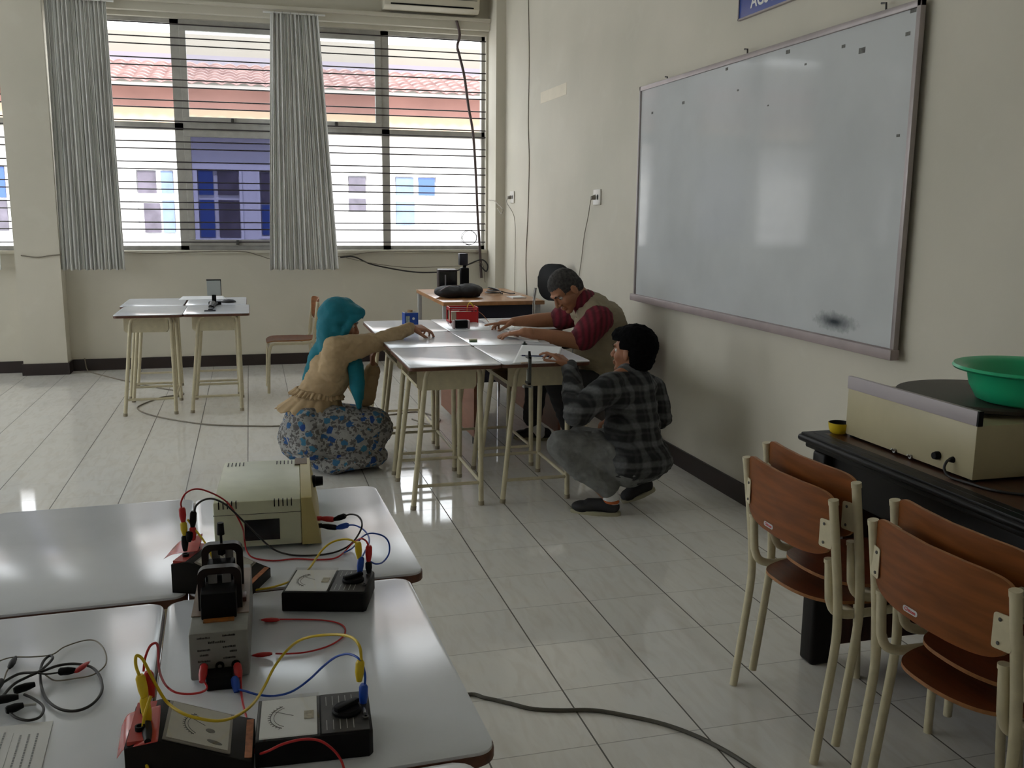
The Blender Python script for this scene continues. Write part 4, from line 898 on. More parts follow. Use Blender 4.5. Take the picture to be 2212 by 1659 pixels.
def shoe(par, heel, toe, zlift=0.0, sole=M_sole, lining=None):
    heel = Vector(heel); toe = Vector(toe); d = (toe-heel); L_ = d.length; d.normalize(); side = d.cross(V(0, 0, 1)).normalized(); upv = side.cross(d)
    Mx = Matrix(((d.x, side.x, upv.x, heel.x), (d.y, side.y, upv.y, heel.y), (d.z, side.z, upv.z, heel.z), (0, 0, 0, 1)))
    def out(w):
        o_ = []
        for k in range(40):
            t = 2*PI*k/40; x = L_/2-L_/2*math.cos(t); u = x/L_; wd = w*(0.80+0.35*math.sin(PI*min(1, u*1.15))**1.0*(1 if u > 0.3 else 0.7)); o_.append((x, wd*math.copysign(abs(math.sin(t))**0.6, math.sin(t))))
        return o_
    so = wb(MB().prism(out(0.034), 0.0, 0.018, M=Mx, bev=0.003), 'sole', sole, par)
    R3 = Mx.to_3x3(); sh = [('ell', Mx @ V(L_*0.72, 0, 0.030), (L_*0.26, 0.040, 0.030), R3), ('ell', Mx @ V(L_*0.22, 0, 0.042), (L_*0.20, 0.035, 0.038), R3), ('cap', Mx @ V(L_*0.2, 0, 0.045), Mx @ V(L_*0.62, 0, 0.040), 0.034, 0.033)]
    up_ = child('shoe', sh, 0.005, M_shoe, par, 3)
    if lining:
        child('shoe_lining', [('ell', Mx @ V(L_*0.20, 0, 0.066), (L_*0.17, 0.0325, 0.022), R3)], 0.004, lining, par, 2)
    return up_
shoe(ma, (0.925, 3.30, 0), (0.70, 3.40, 0)); shoe(ma, (1.05, 2.93, 0), (0.82, 2.93, 0))
child('sock', caps((aF+V(0.045, -0.02, -0.045), 0.030), (aF+V(0, 0, 0.05), 0.038)) + caps((aF+V(0.04, -0.018, -0.02), 0.036), (aF+V(0.02, -0.005, 0.0), 0.038)), 0.005, M_sock, ma, 2)
msc = dup(ch0, (1.345, 2.985, 0.0), PI, 'plywood school chair the leaning person in the khaki vest sits on')
msc['group'] = ''; c5['group'] = ''
for o_ in (msc, c5): del o_['group']

# ---- boy squatting at the near desk
bo = thing('person', (0.95, 1.92, 0), 'black haired person in a dark plaid shirt and grey trousers squatting at the near desk', 'person')
SK3 = skin_mat('tan skin', (0.29, 0.125, 0.065))
fb = V(-0.62, 0.78, 0).normalized(); lb = V(-fb.y, fb.x, 0)    # forward and left of the body
hb = ay(1364, 758, 1.95); Rb = frame((-0.66, 0.75, 0.04), (0.02, 0.03, 1))
nb_ = ay(1362, 806, 1.93); ub = ay(1362, 845, 1.92); mb_ = ay(1366, 925, 1.90); pb = ay(1372, 994, 1.88)
sl = ay(1312, 838, 1.83); el = ay(1247, 893, 1.83); wl = V(0.592, 2.035, 0.680)
sr = ay(1408, 842, 2.03); er = ay(1424, 900, 2.00); wr_ = er+fb*0.22+V(0, 0, -0.06)
kl = ay(1213, 962, 1.92); al = V(0.735, 1.835, 0.085); kr = kl+V(0.16, 0.20, -0.03); ar = V(0.985, 1.995, 0.11)
body = head(hb, Rb, 0.95) + caps((hb+V(0.01, -0.01, -0.06), 0.055), (nb_, 0.056)) + caps((nb_, 0.055), (ub, 0.09), (mb_, 0.095), (pb, 0.09)) + caps((nb_, 0.05), (sl, 0.052), (el, 0.040), (wl, 0.026)) + caps((nb_, 0.05), (sr, 0.052), (er, 0.040), (wr_, 0.026))
body += caps((pb+lb*0.06, 0.075), (kl, 0.045), (al, 0.030)) + caps((pb-lb*0.06, 0.075), (kr, 0.045), (ar, 0.030))
body += hand(wl, V(-0.42, 0.62, 0.45), V(-0.3, 0.25, -0.8), 1, curl=(20, 34, 40, 46), s=0.93, tcurl=0.2) + hand(wr_, fb, V(0, 0, -1), -1, curl=(30, 35, 40, 45), s=0.9)
bbody = child('body', body, 0.0042, SK3, bo, 2)
M_bhair = mat('black hair', (0.003, 0.003, 0.0035), 0.95, var=0.4, vscale=60, bump=0.5, bscale=500, spec=0.08)
eyes(bbody, hb, Rb, 0.95, True, M_bhair)
hair(bo, hb, Rb, 0.98, 'hair', M_bhair, [(0, -0.018, 0.030, 0.100, 0.114, 0.102), (0, -0.045, -0.022, 0.084, 0.074, 0.082), (0, 0.05, 0.07, 0.07, 0.05, 0.04)],
     lambda x, y, z: (z > 0.045 or y < 0.022) and (z > 0.012 or y < -0.028) and z > -0.088, amp=0.005, seed=5.0)
M_plaid = mat('dark plaid flannel', rough=0.95); m = M_plaid; Lk = m.node_tree.links; bb = m.node_tree.nodes['Principled BSDF']
P_, s_ = obj_xyz(m)
nz = N(m, 'ShaderNodeTexNoise'); nz.inputs['Scale'].default_value = 9; Lk.new(P_, nz.inputs['Vector'])
wob = math_node(m, 'MULTIPLY', nz.outputs[0], 0.02)
def band(sock, per, off, lo, hi):
    f = math_node(m, 'PINGPONG', math_node(m, 'ADD', math_node(m, 'ADD', sock, off), wob), per/2)
    mr = N(m, 'ShaderNodeMapRange', interpolation_type='SMOOTHSTEP'); mr.inputs[1].default_value = lo; mr.inputs[2].default_value = hi; Lk.new(f, mr.inputs[0]); return mr.outputs[0]
lat = math_node(m, 'ADD', math_node(m, 'MULTIPLY', s_[0], 0.80), math_node(m, 'MULTIPLY', s_[1], 0.60))
v1 = band(lat, 0.076, 5.0, 0.019, 0.030); h1 = band(s_[2], 0.086, 5.02, 0.024, 0.036); v2 = band(lat, 0.076, 5.03, 0.030, 0.036); h2 = band(s_[2], 0.086, 5.055, 0.034, 0.041)
sumv = math_node(m, 'ADD', math_node(m, 'MULTIPLY', v1, 0.45), math_node(m, 'MULTIPLY', h1, 0.45)); sumv = math_node(m, 'ADD', sumv, math_node(m, 'MULTIPLY', math_node(m, 'ADD', v2, h2), 0.12))
fz = N(m, 'ShaderNodeTexNoise'); fz.inputs['Scale'].default_value = 90; fz.inputs['Detail'].default_value = 3; Lk.new(P_, fz.inputs['Vector'])
sumv = math_node(m, 'MULTIPLY', sumv, math_node(m, 'ADD', math_node(m, 'MULTIPLY', fz.outputs[0], 0.9), 0.5))
Lk.new(mixc(m, sumv, (0.008, 0.009, 0.010), (0.125, 0.130, 0.135)), bb.inputs['Base Color'])
sh_ = caps((nb_+V(0, 0, -0.035), 0.072), (ub, 0.118), (mb_, 0.128), (pb+V(0, 0, 0.05), 0.132)) + [('cap', ub+lb*0.085, ub-lb*0.085, 0.082, 0.082), ('cap', mb_+lb*0.06, mb_-lb*0.06, 0.105, 0.105), ('cap', pb+lb*0.05+V(0, 0, 0.02), pb-lb*0.05+V(0, 0, 0.02), 0.128, 0.128), ('ell', pb-fb*0.03+V(0, 0, 0.01), (0.15, 0.14, 0.10))] \
   + caps((sl+V(0.01, 0, 0), 0.070), (sl.lerp(el, 0.5), 0.064), (el, 0.062), (el.lerp(wl, 0.45), 0.052), (wl+V(0.004, -0.006, -0.012), 0.038)) + caps((sr, 0.070), (er, 0.060), (wr_, 0.045)) + caps((nb_+V(0, 0, -0.03), 0.06), (sl, 0.062)) + caps((nb_+V(0, 0, -0.03), 0.06), (sr, 0.062))
child('shirt', sh_, 0.0065, M_plaid, bo, 4, folds(0.009, (13, 13, 22), seed=14))
child('collar', [('cap', nb_+lb*0.03+V(0, 0, -0.008), nb_-lb*0.03+V(0, 0, -0.008), 0.060, 0.060)], 0.005, M_plaid, bo, 2)
for z_, p_ in ((0, wl+V(-0.030, -0.028, -0.022)),): wb(MB().sphere(p_, 0.006), 'cuff_button', M_metal, bo)
M_jean = mat('washed grey denim', (0.155, 0.16, 0.155), 0.9, var=0.22, vscale=26, bump=0.4, bscale=450)
jn = caps((pb+lb*0.06+V(0, 0, -0.005), 0.108), (pb.lerp(kl, 0.55)+V(0, 0, 0.01), 0.088), (kl, 0.070), (kl.lerp(al, 0.45), 0.062), (al+V(-0.01, 0, 0.055), 0.054)) + caps((pb-lb*0.06+V(0, 0, 0.0), 0.105), (kr, 0.070), (ar+V(0, 0, 0.05), 0.052))
child('trousers', jn, 0.0065, M_jean, bo, 4, folds(0.008, (16, 16, 18), seed=21))
M_ln = mat('orange shoe lining', (0.42, 0.10, 0.025), 0.8)
shoe(bo, (0.782, 1.800, 0), (0.572, 1.915, 0), lining=M_ln); shoe(bo, (1.028, 1.965, 0.060), (0.858, 1.975, 0.0))
child('sock', caps((al+V(0.012, -0.008, -0.03), 0.037), (al+V(0.0, 0, 0.03), 0.042)), 0.005, M_sock, bo, 2)

# ================================================================ instruments on the near desks
TZ = 0.700
M_psu = mat('pale green enamel', (0.60, 0.62, 0.46), 0.42, var=0.05, vscale=20)
M_bez = mat('yellowed plastic bezel', (0.50, 0.42, 0.17), 0.45, var=0.06, vscale=12)
ps = thing('power_supply', (-0.825, -0.068, TZ), 'pale cream power supply box with black label and round knob', 'power supply', rz=-0.045)
MB().box((-0.102, -0.163, 0.008), (0.072, 0.163, 0.106), 0.004).build('housing', M_psu, ps)
MB().box((-0.1025, -0.1636, 0.078), (0.0715, 0.1636, 0.0788)).build('lid_seam', M_dgrey, ps, smooth=False)
MB().prism([(0.072, 0.006), (0.112, 0.006), (0.094, 0.108), (0.072, 0.108)], -0.165, 0.165, M=Matrix(((1, 0, 0, 0), (0, 0, 1, 0), (0, 1, 0, 0), (0, 0, 0, 1))), bev=0.003).build('front_bezel', M_bez, ps)
MB().box((-0.042, -0.1645, 0.022), (0.028, -0.1625, 0.066)).build('black_plate', M_blacks, ps, smooth=False)
for x0 in (-0.092, 0.018):
    vt = MB(); vb = MB()
    for k in range(5):
        x = x0+k*0.0085
        vt.box((x, -0.1645, 0.092), (x+0.002, -0.155, 0.1065)); vb.box((x, 0.12, 0.1055), (x+0.002, 0.150, 0.1068))
    vt.build('vent_slots', M_black, ps, smooth=False); vb.build('vent_slots', M_black, ps, smooth=False)
MB().box((0.060, 0.105, 0.1065), (0.088, 0.160, 0.1088)).build('corner_label', mat('faded brown label', (0.17, 0.12, 0.08), 0.6), ps, smooth=False)
MB().lathe([(0, 0), (0.014, 0), (0.014, 0.006), (0.0115, 0.008), (0.0105, 0.024), (0.0, 0.024)], n=28, M=Matrix.Translation((0.098, 0.045, 0.082)) @ Matrix.Rotation(PI/2, 4, 'Y')).build('knob', M_black, ps)
for y, z, m_ in ((-0.125, 0.048, M_red), (-0.125, 0.032, M_black)):
    MB().cyl((0.100, y, z), (0.114, y, z), 0.005, n=14).build('terminal', m_, ps)
for x in (-0.09, 0.08):
    for y in (-0.14, 0.14): MB().cyl((x, y, 0), (x, y, 0.009), 0.008, n=12).build('foot', M_black, ps)

def dial(par, m_face, x0, x1, y0, y1, z, M=None):
    f = MB().box((x0, y0, z), (x1, y1, z+0.0006), M=M).build('dial_plate', m_face, par, smooth=False)
    cx_ = x0+(x1-x0)*0.62; cy_ = (y0+y1)/2; rr = (y1-y0)*0.33
    a_ = MB()
    for rad, w_ in ((rr, 0.0006), (rr*0.86, 0.00035)):
        a_.tube([(cx_+rad*math.cos(t), cy_+rad*math.sin(t), z+0.0008) for t in [math.radians(122+116*i/20) for i in range(21)]], w_, 6, M=M)
    for i in range(13):
        t = math.radians(126+108*i/12); a_.tube([(cx_+rr*math.cos(t), cy_+rr*math.sin(t), z+0.0008), (cx_+rr*1.10*math.cos(t), cy_+rr*1.10*math.sin(t), z+0.0008)], 0.00035, 5, M=M)
    t = math.radians(150); a_.tube([(cx_+rr*0.1*math.cos(t), cy_+rr*0.1*math.sin(t), z+0.001), (cx_+rr*1.05*math.cos(t), cy_+rr*1.05*math.sin(t), z+0.001)], 0.0003, 5, M=M)
    a_.build('dial_scale', M_dgrey, f, smooth=False); return f
M_dial = mat('white dial paper', (0.84, 0.85, 0.84), 0.5, var=0.03, vscale=60)
M_cov = mat('clear dial cover'); n_ = M_cov.node_tree; n_.nodes.clear()
o_ = n_.nodes.new('ShaderNodeOutputMaterial'); t_n = n_.nodes.new('ShaderNodeBsdfTransparent'); t_n.inputs[0].default_value = (0.97, 0.97, 0.97, 1)
g_ = n_.nodes.new('ShaderNodeBsdfGlossy'); g_.inputs['Roughness'].default_value = 0.08; x_ = n_.nodes.new('ShaderNodeMixShader'); x_.inputs[0].default_value = 0.05
n_.links.new(t_n.outputs[0], x_.inputs[1]); n_.links.new(g_.outputs[0], x_.inputs[2]); n_.links.new(x_.outputs[0], o_.inputs[0])
def flat_meter():
    t = thing('multimeter', (0, 0, 0), '', 'meter')
    MB().prism([(-0.073, -0.054), (0.069, -0.054), (0.074, -0.048), (0.074, 0.048), (0.069, 0.054), (-0.073, 0.054)], 0.0, 0.036, bev=0.003).build('body', M_black, t)
    dial(t, M_dial, -0.068, 0.004, -0.049, 0.049, 0.0365)
    MB().box((-0.0715, -0.0525, 0.0395), (0.0075, 0.0525, 0.0410), 0.0005).box((-0.0715, -0.0525, 0.036), (-0.0700, 0.0525, 0.0400)).box((0.006, -0.0525, 0.036), (0.0075, 0.0525, 0.0400)).box((-0.070, -0.0525, 0.036), (0.006, -0.051, 0.0400)).box((-0.070, 0.051, 0.036), (0.006, 0.0525, 0.0400)).build('dial_cover', M_cov, t, smooth=False)
    MB().box((-0.0125, -0.010, 0.0372), (0.000, 0.010, 0.0384), 0.0004).build('dial_mark', mat('brownish movement label', (0.42, 0.38, 0.28), 0.6, var=0.3, vscale=200), t, smooth=False)
    rp_ = MB().box((0.0095, -0.050, 0.0355), (0.070, 0.050, 0.0372)).build('range_plate', mat('dark range plate', (0.030, 0.027, 0.025), 0.5, var=0.3, vscale=60), t, smooth=False)
    ln_ = MB()
    for k in range(5):
        for yy_ in (-0.031, 0.031): ln_.box((0.016+k*0.0085, yy_-0.012, 0.0372), (0.0168+k*0.0085, yy_+0.012, 0.0375))
    ln_.build('range_marks', mat('pale print', (0.40, 0.40, 0.38), 0.6), rp_, smooth=False)
    MB().lathe([(0, 0.0375), (0.0195, 0.0375), (0.0195, 0.0405), (0.0165, 0.0435), (0, 0.0435)], (0.043, 0, 0), 30).box((0.024, -0.0045, 0.043), (0.062, 0.0045, 0.0495), 0.0015, M=Matrix.Translation((0.043, 0, 0)) @ Matrix.Rotation(0.7, 4, 'Z') @ Matrix.Translation((-0.043, 0, 0))).build('selector_knob', M_black, t)
    for y in (-0.024, 0.024): MB().lathe([(0.002, 0.0375), (0.0045, 0.0375), (0.0045, 0.041), (0.002, 0.041)], (0.0665, y, 0), 16).build('socket', M_dgrey, t)
    return t
fm = flat_meter(); fm.location = (-0.727, -0.523, TZ); fm.rotation_euler = (0, 0, -0.27)
fm['label'] = 'flat black multimeter in front of the cream power supply'; fm['group'] = 'flat black multimeters on the near desks'
dup(fm, (-0.784, -0.986, TZ), -0.055, 'flat black multimeter nearest the lower border, with blue plug in it')
M_gdark = mat('brownish black plastic', (0.008, 0.007, 0.006), 0.55, var=0.25, vscale=30, spec=0.18)
def slant_meter():
    t = thing('galvanometer', (0, 0, 0), '', 'meter')
    prof = [(-0.073, 0), (0.075, 0), (0.075, 0.018), (0.060, 0.022), (-0.036, 0.060), (-0.042, 0.061), (-0.073, 0.054)]
    X = Matrix(((1, 0, 0, 0), (0, 0, 1, 0), (0, 1, 0, 0), (0, 0, 0, 1)))
    MB().prism(prof, -0.052, 0.052, M=X, bev=0.002).build('body', M_gdark, t)
    ang = math.atan2(0.060-0.022, 0.096); M = Matrix.Translation((-0.036, 0, 0.0602)) @ Matrix.Rotation(ang, 4, 'Y')
    MB().box((0.006, -0.047, 0.0), (0.090, 0.047, 0.0025), 0.001, M=M).build('dial_frame', mat('warm grey plastic', (0.24, 0.22, 0.19), 0.5), t)
    dial(t, mat('yellowed dial paper', (0.56, 0.54, 0.47), 0.5, var=0.05, vscale=50), 0.010, 0.086, -0.043, 0.043, 0.0027, M)
    MB().box((0.009, -0.044, 0.0042), (0.087, 0.044, 0.0050), M=M).build('dial_cover', M_cov, t, smooth=False)
    MB().sphere((0.062, -0.008, 0.0035), (0.006, 0.005, 0.0006), M=M).sphere((0.074, -0.018, 0.0035), (0.010, 0.004, 0.0006), M=M @ Matrix.Rotation(-0.2, 4, 'Z')).build('dial_smudge', mat('dark dial print', (0.12, 0.11, 0.09), 0.7), t)
    MB().box((0.0615, -0.046, 0.0208), (0.0735, 0.046, 0.0220), M=Matrix.Rotation(0.02, 4, 'Y')).build('orange_label', mat('orange worn label', (0.50, 0.19, 0.09), 0.6, var=0.3, vscale=90), t, smooth=False)
    MB().box((-0.070, -0.048, 0.0555), (-0.046, 0.048, 0.0605), M=Matrix.Rotation(0.0, 4, 'Y')).build('terminal_plate', mat('red label plate', (0.42, 0.04, 0.03), 0.5), t, smooth=False)
    for y in (-0.022, 0.022): MB().lathe([(0.002, 0.058), (0.006, 0.058), (0.006, 0.066), (0.004, 0.066)], (-0.058, y, 0), 16).build('terminal', M_black, t)
    return t
gm = slant_meter(); gm.location = (-0.936, -0.992, TZ); gm.rotation_euler = (0, 0, -0.03)
gm['label'] = 'sloping galvanometer with yellowed dial at the lower border'; gm['group'] = 'sloping galvanometers with red film'
dup(gm, (-0.916, -0.402, TZ), -0.40, 'sloping galvanometer half hidden behind the grey transformer unit')
M_film = mat('translucent red film', (0.50, 0.045, 0.04), 0.25, spec=0.6)
def film(pts, label):        # rows of world points
    nu = len(pts); nv = len(pts[0])
    def fn(u, v):
        i = min(int(u*(nu-1)), nu-2); j = min(int(v*(nv-1)), nv-2); a = u*(nu-1)-i; b_ = v*(nv-1)-j
        return (pts[i][j].lerp(pts[i+1][j], a)).lerp(pts[i][j+1].lerp(pts[i+1][j+1], a), b_)
    o = MB().grid(fn, 16, 16).build('plastic_film', M_film, None, solid=0.0006, angle=180); md = o.modifiers.new('soft', 'SMOOTH'); md.iterations = 6; md.factor = 0.8
    return tag(o, label, 'film')
film([[az(352, 1520, .7625), az(350, 1558, .7625), az(346, 1604, .7625)], [az(305, 1530, .7585), az(300, 1565, .759), az(290, 1616, .7585)], [az(275, 1540, .7545), az(270, 1580, .752), az(265, 1622, .742)], [az(262, 1568, .738), az(256, 1605, .728), az(250, 1645, .704)]], 'curled red film under the plugs of the sloping meter at the lower border')
film([[az(440, 1150, .775), az(437, 1172, .770), az(428, 1192, .766)], [az(420, 1158, .775), az(412, 1175, .772), az(405, 1194, .766)], [az(392, 1165, .768), az(382, 1180, .760), az(372, 1198, .752)], [az(372, 1185, .742), az(360, 1200, .728), az(350, 1210, .705)]], 'curled red film under the plugs of the meter behind the transformer')

tu = thing('transformer_unit', (-0.9085, -0.787, TZ), 'grey metal unit with black iron cores and plugs on its front', 'transformer', rz=-0.02)
M_gr = mat('grey hammered enamel', (0.24, 0.24, 0.225), 0.5, var=0.08, vscale=40)
MB().box((-0.0425, 0.0, 0.003), (0.0425, 0.275, 0.078), 0.004).build('housing', M_gr, tu)
MB().box((-0.0185, -0.030, 0.0), (0.0185, 0.03, 0.021), 0.002).build('front_foot', M_black, tu)
MB().box((-0.0425, 0.06, 0.0782), (0.0425, 0.25, 0.0800)).build('top_plate', mat('brownish top plate', (0.26, 0.19, 0.15), 0.5, var=0.2, vscale=20), tu, smooth=False)
def core(y, h, par):
    o = []; w = 0.0325; r = 0.014; t = 0.0105
    out = [(-w, 0)] + [(-w+r-r*math.cos(a), h-r+r*math.sin(a)) for a in [PI/2*i/5 for i in range(6)]] + [(w-r+r*math.sin(a), h-r+r*math.cos(a)) for a in [PI/2*i/5 for i in range(6)]] + [(w, 0)]
    inn = [(-w+t, 0)] + [(-w+t+(r-t/2)-(r-t/2)*math.cos(a), h-t-(r-t/2)+(r-t/2)*math.sin(a)) for a in [PI/2*i/5 for i in range(6)]] + [(w-t-(r-t/2)+(r-t/2)*math.sin(a), h-t-(r-t/2)+(r-t/2)*math.cos(a)) for a in [PI/2*i/5 for i in range(6)]] + [(w-t, 0)]
    n = len(out); m_ = MB(); vs = [(x, y, z+0.078) for x, z in out+inn]+[(x, y+0.016, z+0.078) for x, z in out+inn]; fs = []
    for i in range(n-1):
        fs += [(i, i+1, n+i+1, n+i), (2*n+i+1, 2*n+i, 3*n+i, 3*n+i+1), (i+1, i, 2*n+i, 2*n+i+1), (n+i, n+i+1, 3*n+i+1, 3*n+i)]
    fs += [(0, n, 3*n, 2*n), (n-1, 2*n-1, 4*n-1, 3*n-1)]
    m_._add(vs, fs); return m_.build('iron_core', mat('dark brown iron', (0.012, 0.007, 0.007), 0.4, var=0.3, spec=0.3), par)
core(0.078, 0.070, tu); core(0.175, 0.074, tu)
MB().box((-0.0270, 0.046, 0.078), (0.0250, 0.100, 0.119), 0.002).box((-0.0225, 0.098, 0.078), (0.0205, 0.178, 0.128), 0.003).build('coil', M_black, tu)
for x in (-0.0175, 0.0035): (MB().box((x, 0.088, 0.110), (x+0.0135, 0.092, 0.136), 0.001).build('pole_plate', mat('grey zinc', (0.26, 0.26, 0.27), 0.5), tu), MB().box((x, 0.186, 0.10), (x+0.0135, 0.190, 0.142), 0.001).build('pole_plate', MATS['grey zinc'], tu))
MB().cyl((-0.001, 0.183, 0.130), (-0.001, 0.183, 0.178), 0.0022, n=10).cyl((-0.001, 0.183, 0.166), (-0.001, 0.183, 0.186), 0.0060, 0.0052, n=14).cyl((-0.001, 0.183, 0.132), (-0.001, 0.183, 0.148), 0.0060, n=14).build('thumb_screw', M_black, tu)
MB().box((-0.0235, 0.034, 0.0782), (0.0215, 0.052, 0.0800)).build('warning_label', mat('orange yellow label', (0.48, 0.15, 0.02), 0.6, var=0.6, vscale=60, col2=(0.10, 0.07, 0.03)), tu, smooth=False)
MB().box((0.024, 0.10, 0.0798), (0.038, 0.125, 0.0875), 0.001).build('terminal_block', mat('brown bakelite', (0.11, 0.035, 0.02), 0.4), tu)
tx = MB(); rnd = random.Random(4)
for x, z, w_ in ((-0.022, 0.070, 0.017), (0.014, 0.0715, 0.017), (-0.022, 0.051, 0.017), (0.014, 0.0535, 0.017), (-0.022, 0.0335, 0.017), (0.014, 0.036, 0.017), (-0.022, 0.043, 0.011), (0.020, 0.046, 0.010), (0.010, 0.016, 0.010)):
    q = -w_/2
    while q < w_/2:
        st = rnd.uniform(0.0008, 0.0016); tx.box((x+q, -0.0008, z-0.0014), (x+q+st, 0.0004, z+rnd.uniform(0.0004, 0.0014))); q += st+0.0005
q = -0.011
while q < 0.011:
    st = rnd.uniform(0.0012, 0.002); tx.box((-0.004+q, -0.0008, 0.0605), (-0.004+q+st, 0.0004, 0.0605+rnd.uniform(0.002, 0.0036))); q += st+0.0007
tx.build('front_lettering', mat('black faded print', (0.03, 0.025, 0.025), 0.7), tu, smooth=False)
for x in (-0.023, 0.0, 0.023): MB().lathe([(0.0, -0.001), (0.0065, -0.001), (0.0065, 0.003), (0.003, 0.003)], n=20, M=Matrix.Translation((x, 0, 0.0245)) @ Matrix.Rotation(PI/2, 4, 'X')).build('socket', M_black, tu)

# ---- leads
def lead(label, wire, wm, plugs, r=0.00165, name='test_lead', group='test leads wiring the instruments', cat='cable'):
    p0 = Vector(wire[0]); t = thing(name, p0, label, cat, group)
    wb(MB().tube(catmull(wire, 8), r, 8), 'wire', wm, t, angle=80)
    for a, b_, m_, kind in plugs:
        a = Vector(a); b_ = Vector(b_)
        if kind == 'plug':
            o = wb(MB().tube([a, a.lerp(b_, 0.12), a.lerp(b_, 0.55), a.lerp(b_, 0.8), b_], [0.0040, 0.0060, 0.0062, 0.0050, 0.0038], 14), 'plug', m_, t)
        elif kind == 'clip':
            o = wb(MB().tube([a, a.lerp(b_, 0.15), a.lerp(b_, 0.45), a.lerp(b_, 0.75), b_], [0.0022, 0.0042, 0.0052, 0.0042, 0.0016], 12, flat=0.7), 'clip_sleeve', m_, t)
            d_ = (b_-a).normalized(); wb(MB().tube([b_, b_+d_*0.004], [0.0014, 0.0006], 8), 'jaw', M_metal, o)
        elif kind == 'pin': wb(MB().tube([a, b_], 0.0019, 10), 'pin', m_, t)
    return t
zz = lambda px, py, z: az(px, py, z)
yg = -0.415; ym = -0.515; yb_ = -0.972; yf = -0.990
lead('red lead arching from the back meter over the cream box side to the flat meter', [ay(393, 1100, yg), ay(391, 1085, yg), ay(402, 1065, yg+.01), ay(425, 1056, yg+.03), ay(455, 1064, yg+.05), ay(487, 1082, yg+.08), ay(508, 1108, -.33), ay(524, 1140, -.32), zz(528, 1165, .73), zz(533, 1190, .715), zz(548, 1205, .705), zz(590, 1211, .7025), zz(640, 1207, .7025), zz(690, 1209, .7025), zz(730, 1203, .704), zz(760, 1175, .715), ay(778, 1164, ym+.02), ay(790, 1168, ym+.01), ay(797, 1180, ym)], M_red, [(ay(393, 1096, yg), ay(396, 1128, yg), M_red, 'plug'), (ay(797, 1178, ym), ay(796, 1213, ym), M_red, 'plug'), (ay(796, 1213, ym), zz(797, 1238, .742), M_black, 'plug')])
lead('black lead drooping in front of the cream power supply from the back meter', [ay(420, 1105, yg), ay(424, 1092, yg), ay(440, 1080, yg+.02), ay(462, 1078, yg+.04), ay(490, 1092, -.34), ay(525, 1125, -.33), ay(558, 1158, -.32), zz(590, 1186, .712), zz(625, 1198, .703), zz(670, 1200, .7025), zz(715, 1195, .7025), zz(745, 1184, .706), zz(765, 1168, .715), ay(780, 1143, -.33), ay(781, 1126, -.31), ay(772, 1114, -.29), ay(757, 1111, -.27), ay(746, 1114, -.25)], M_cable, [(ay(418, 1104, yg), ay(416, 1140, yg), M_black, 'plug'), (ay(746, 1114, -.235), ay(722, 1122, -.215), M_black, 'plug'), (ay(722, 1122, -.215), V(-0.7195, -0.198, 0.748), M_red, 'plug')], r=0.0019)
lead('blue lead from the power supply terminal to the flat meter behind', [ay(752, 1134, -.25), ay(768, 1135, -.28), ay(785, 1144, -.33), ay(796, 1158, -.38), ay(797, 1172, -.43), ay(789, 1190, -.48), ay(781, 1205, ym)], M_blue, [(ay(752, 1134, -.24), ay(728, 1140, -.22), M_blue, 'plug'), (ay(728, 1140, -.22), V(-0.7195, -0.198, 0.732), M_black, 'plug'), (ay(780, 1202, ym), zz(777, 1241, .742), M_blue, 'plug')])
lead('blue lead looping over the flat meter to the right', [ay(800, 1213, ym), ay(812, 1218, ym+.02), ay(827, 1214, ym+.05), ay(840, 1196, ym+.08), ay(840, 1173, ym+.09), ay(828, 1158, ym+.09), ay(805, 1152, ym+.07), ay(788, 1156, ym+.05), ay(775, 1168, ym+.03), zz(760, 1185, .715), zz(738, 1196, .703)], M_blue, [])
lead('yellow lead from the flat meter passing behind the transformer to the back meter', [ay(768, 1172, ym), ay(757, 1166, ym), ay(740, 1165, ym+.01), ay(718, 1171, ym+.01), ay(700, 1184, ym), ay(685, 1203, ym), zz(668, 1228, .735), zz(645, 1246, .722), zz(622, 1258, .712), zz(590, 1268, .703), zz(560, 1273, .7025), zz(535, 1277, .7025), zz(505, 1262, .71), zz(470, 1225, .745), ay(450, 1185, -.45), ay(438, 1165, -.43), ay(420, 1142, yg), ay(405, 1122, yg)], M_yellow, [(ay(773, 1170, ym), ay(776, 1207, ym), M_yellow, 'plug'), (ay(396, 1127, yg), ay(399, 1156, yg), M_yellow, 'plug'), (ay(399, 1156, yg), ay(400, 1190, yg), M_black, 'plug')], r=0.0019)
lead('short black and red stacked plugs at the meter behind the transformer', [ay(417, 1140, yg), ay(418, 1155, yg), ay(417, 1168, yg)], M_red, [(ay(416, 1138, yg), ay(418, 1166, yg), M_red, 'plug'), (ay(410, 1148, yg-.005), ay(408, 1170, yg-.005), M_black, 'plug')], r=0.0012)
lead('yellow lead looping from the lower left meter to the lower flat meter', [ay(302, 1462, yf), ay(294, 1440, yf), ay(293, 1422, yf), ay(297, 1416, yf), ay(308, 1424, yf), ay(322, 1450, yf+.005), ay(340, 1485, yf+.01), zz(362, 1518, .775), zz(395, 1541, .774), zz(430, 1552, .768), zz(472, 1557, .757), zz(510, 1547, .742), zz(545, 1522, .732), zz(570, 1485, .725), zz(592, 1442, .735), zz(620, 1405, .745), ay(655, 1380, -.87), ay(710, 1371, -.90), ay(755, 1375, -.94), ay(776, 1395, yb_), ay(781, 1428, yb_)], M_yellow, [(ay(302, 1458, yf), ay(314, 1512, yf), M_yellow, 'plug'), (ay(778, 1426, yb_), ay(776, 1471, yb_), M_yellow, 'plug')], r=0.0020)
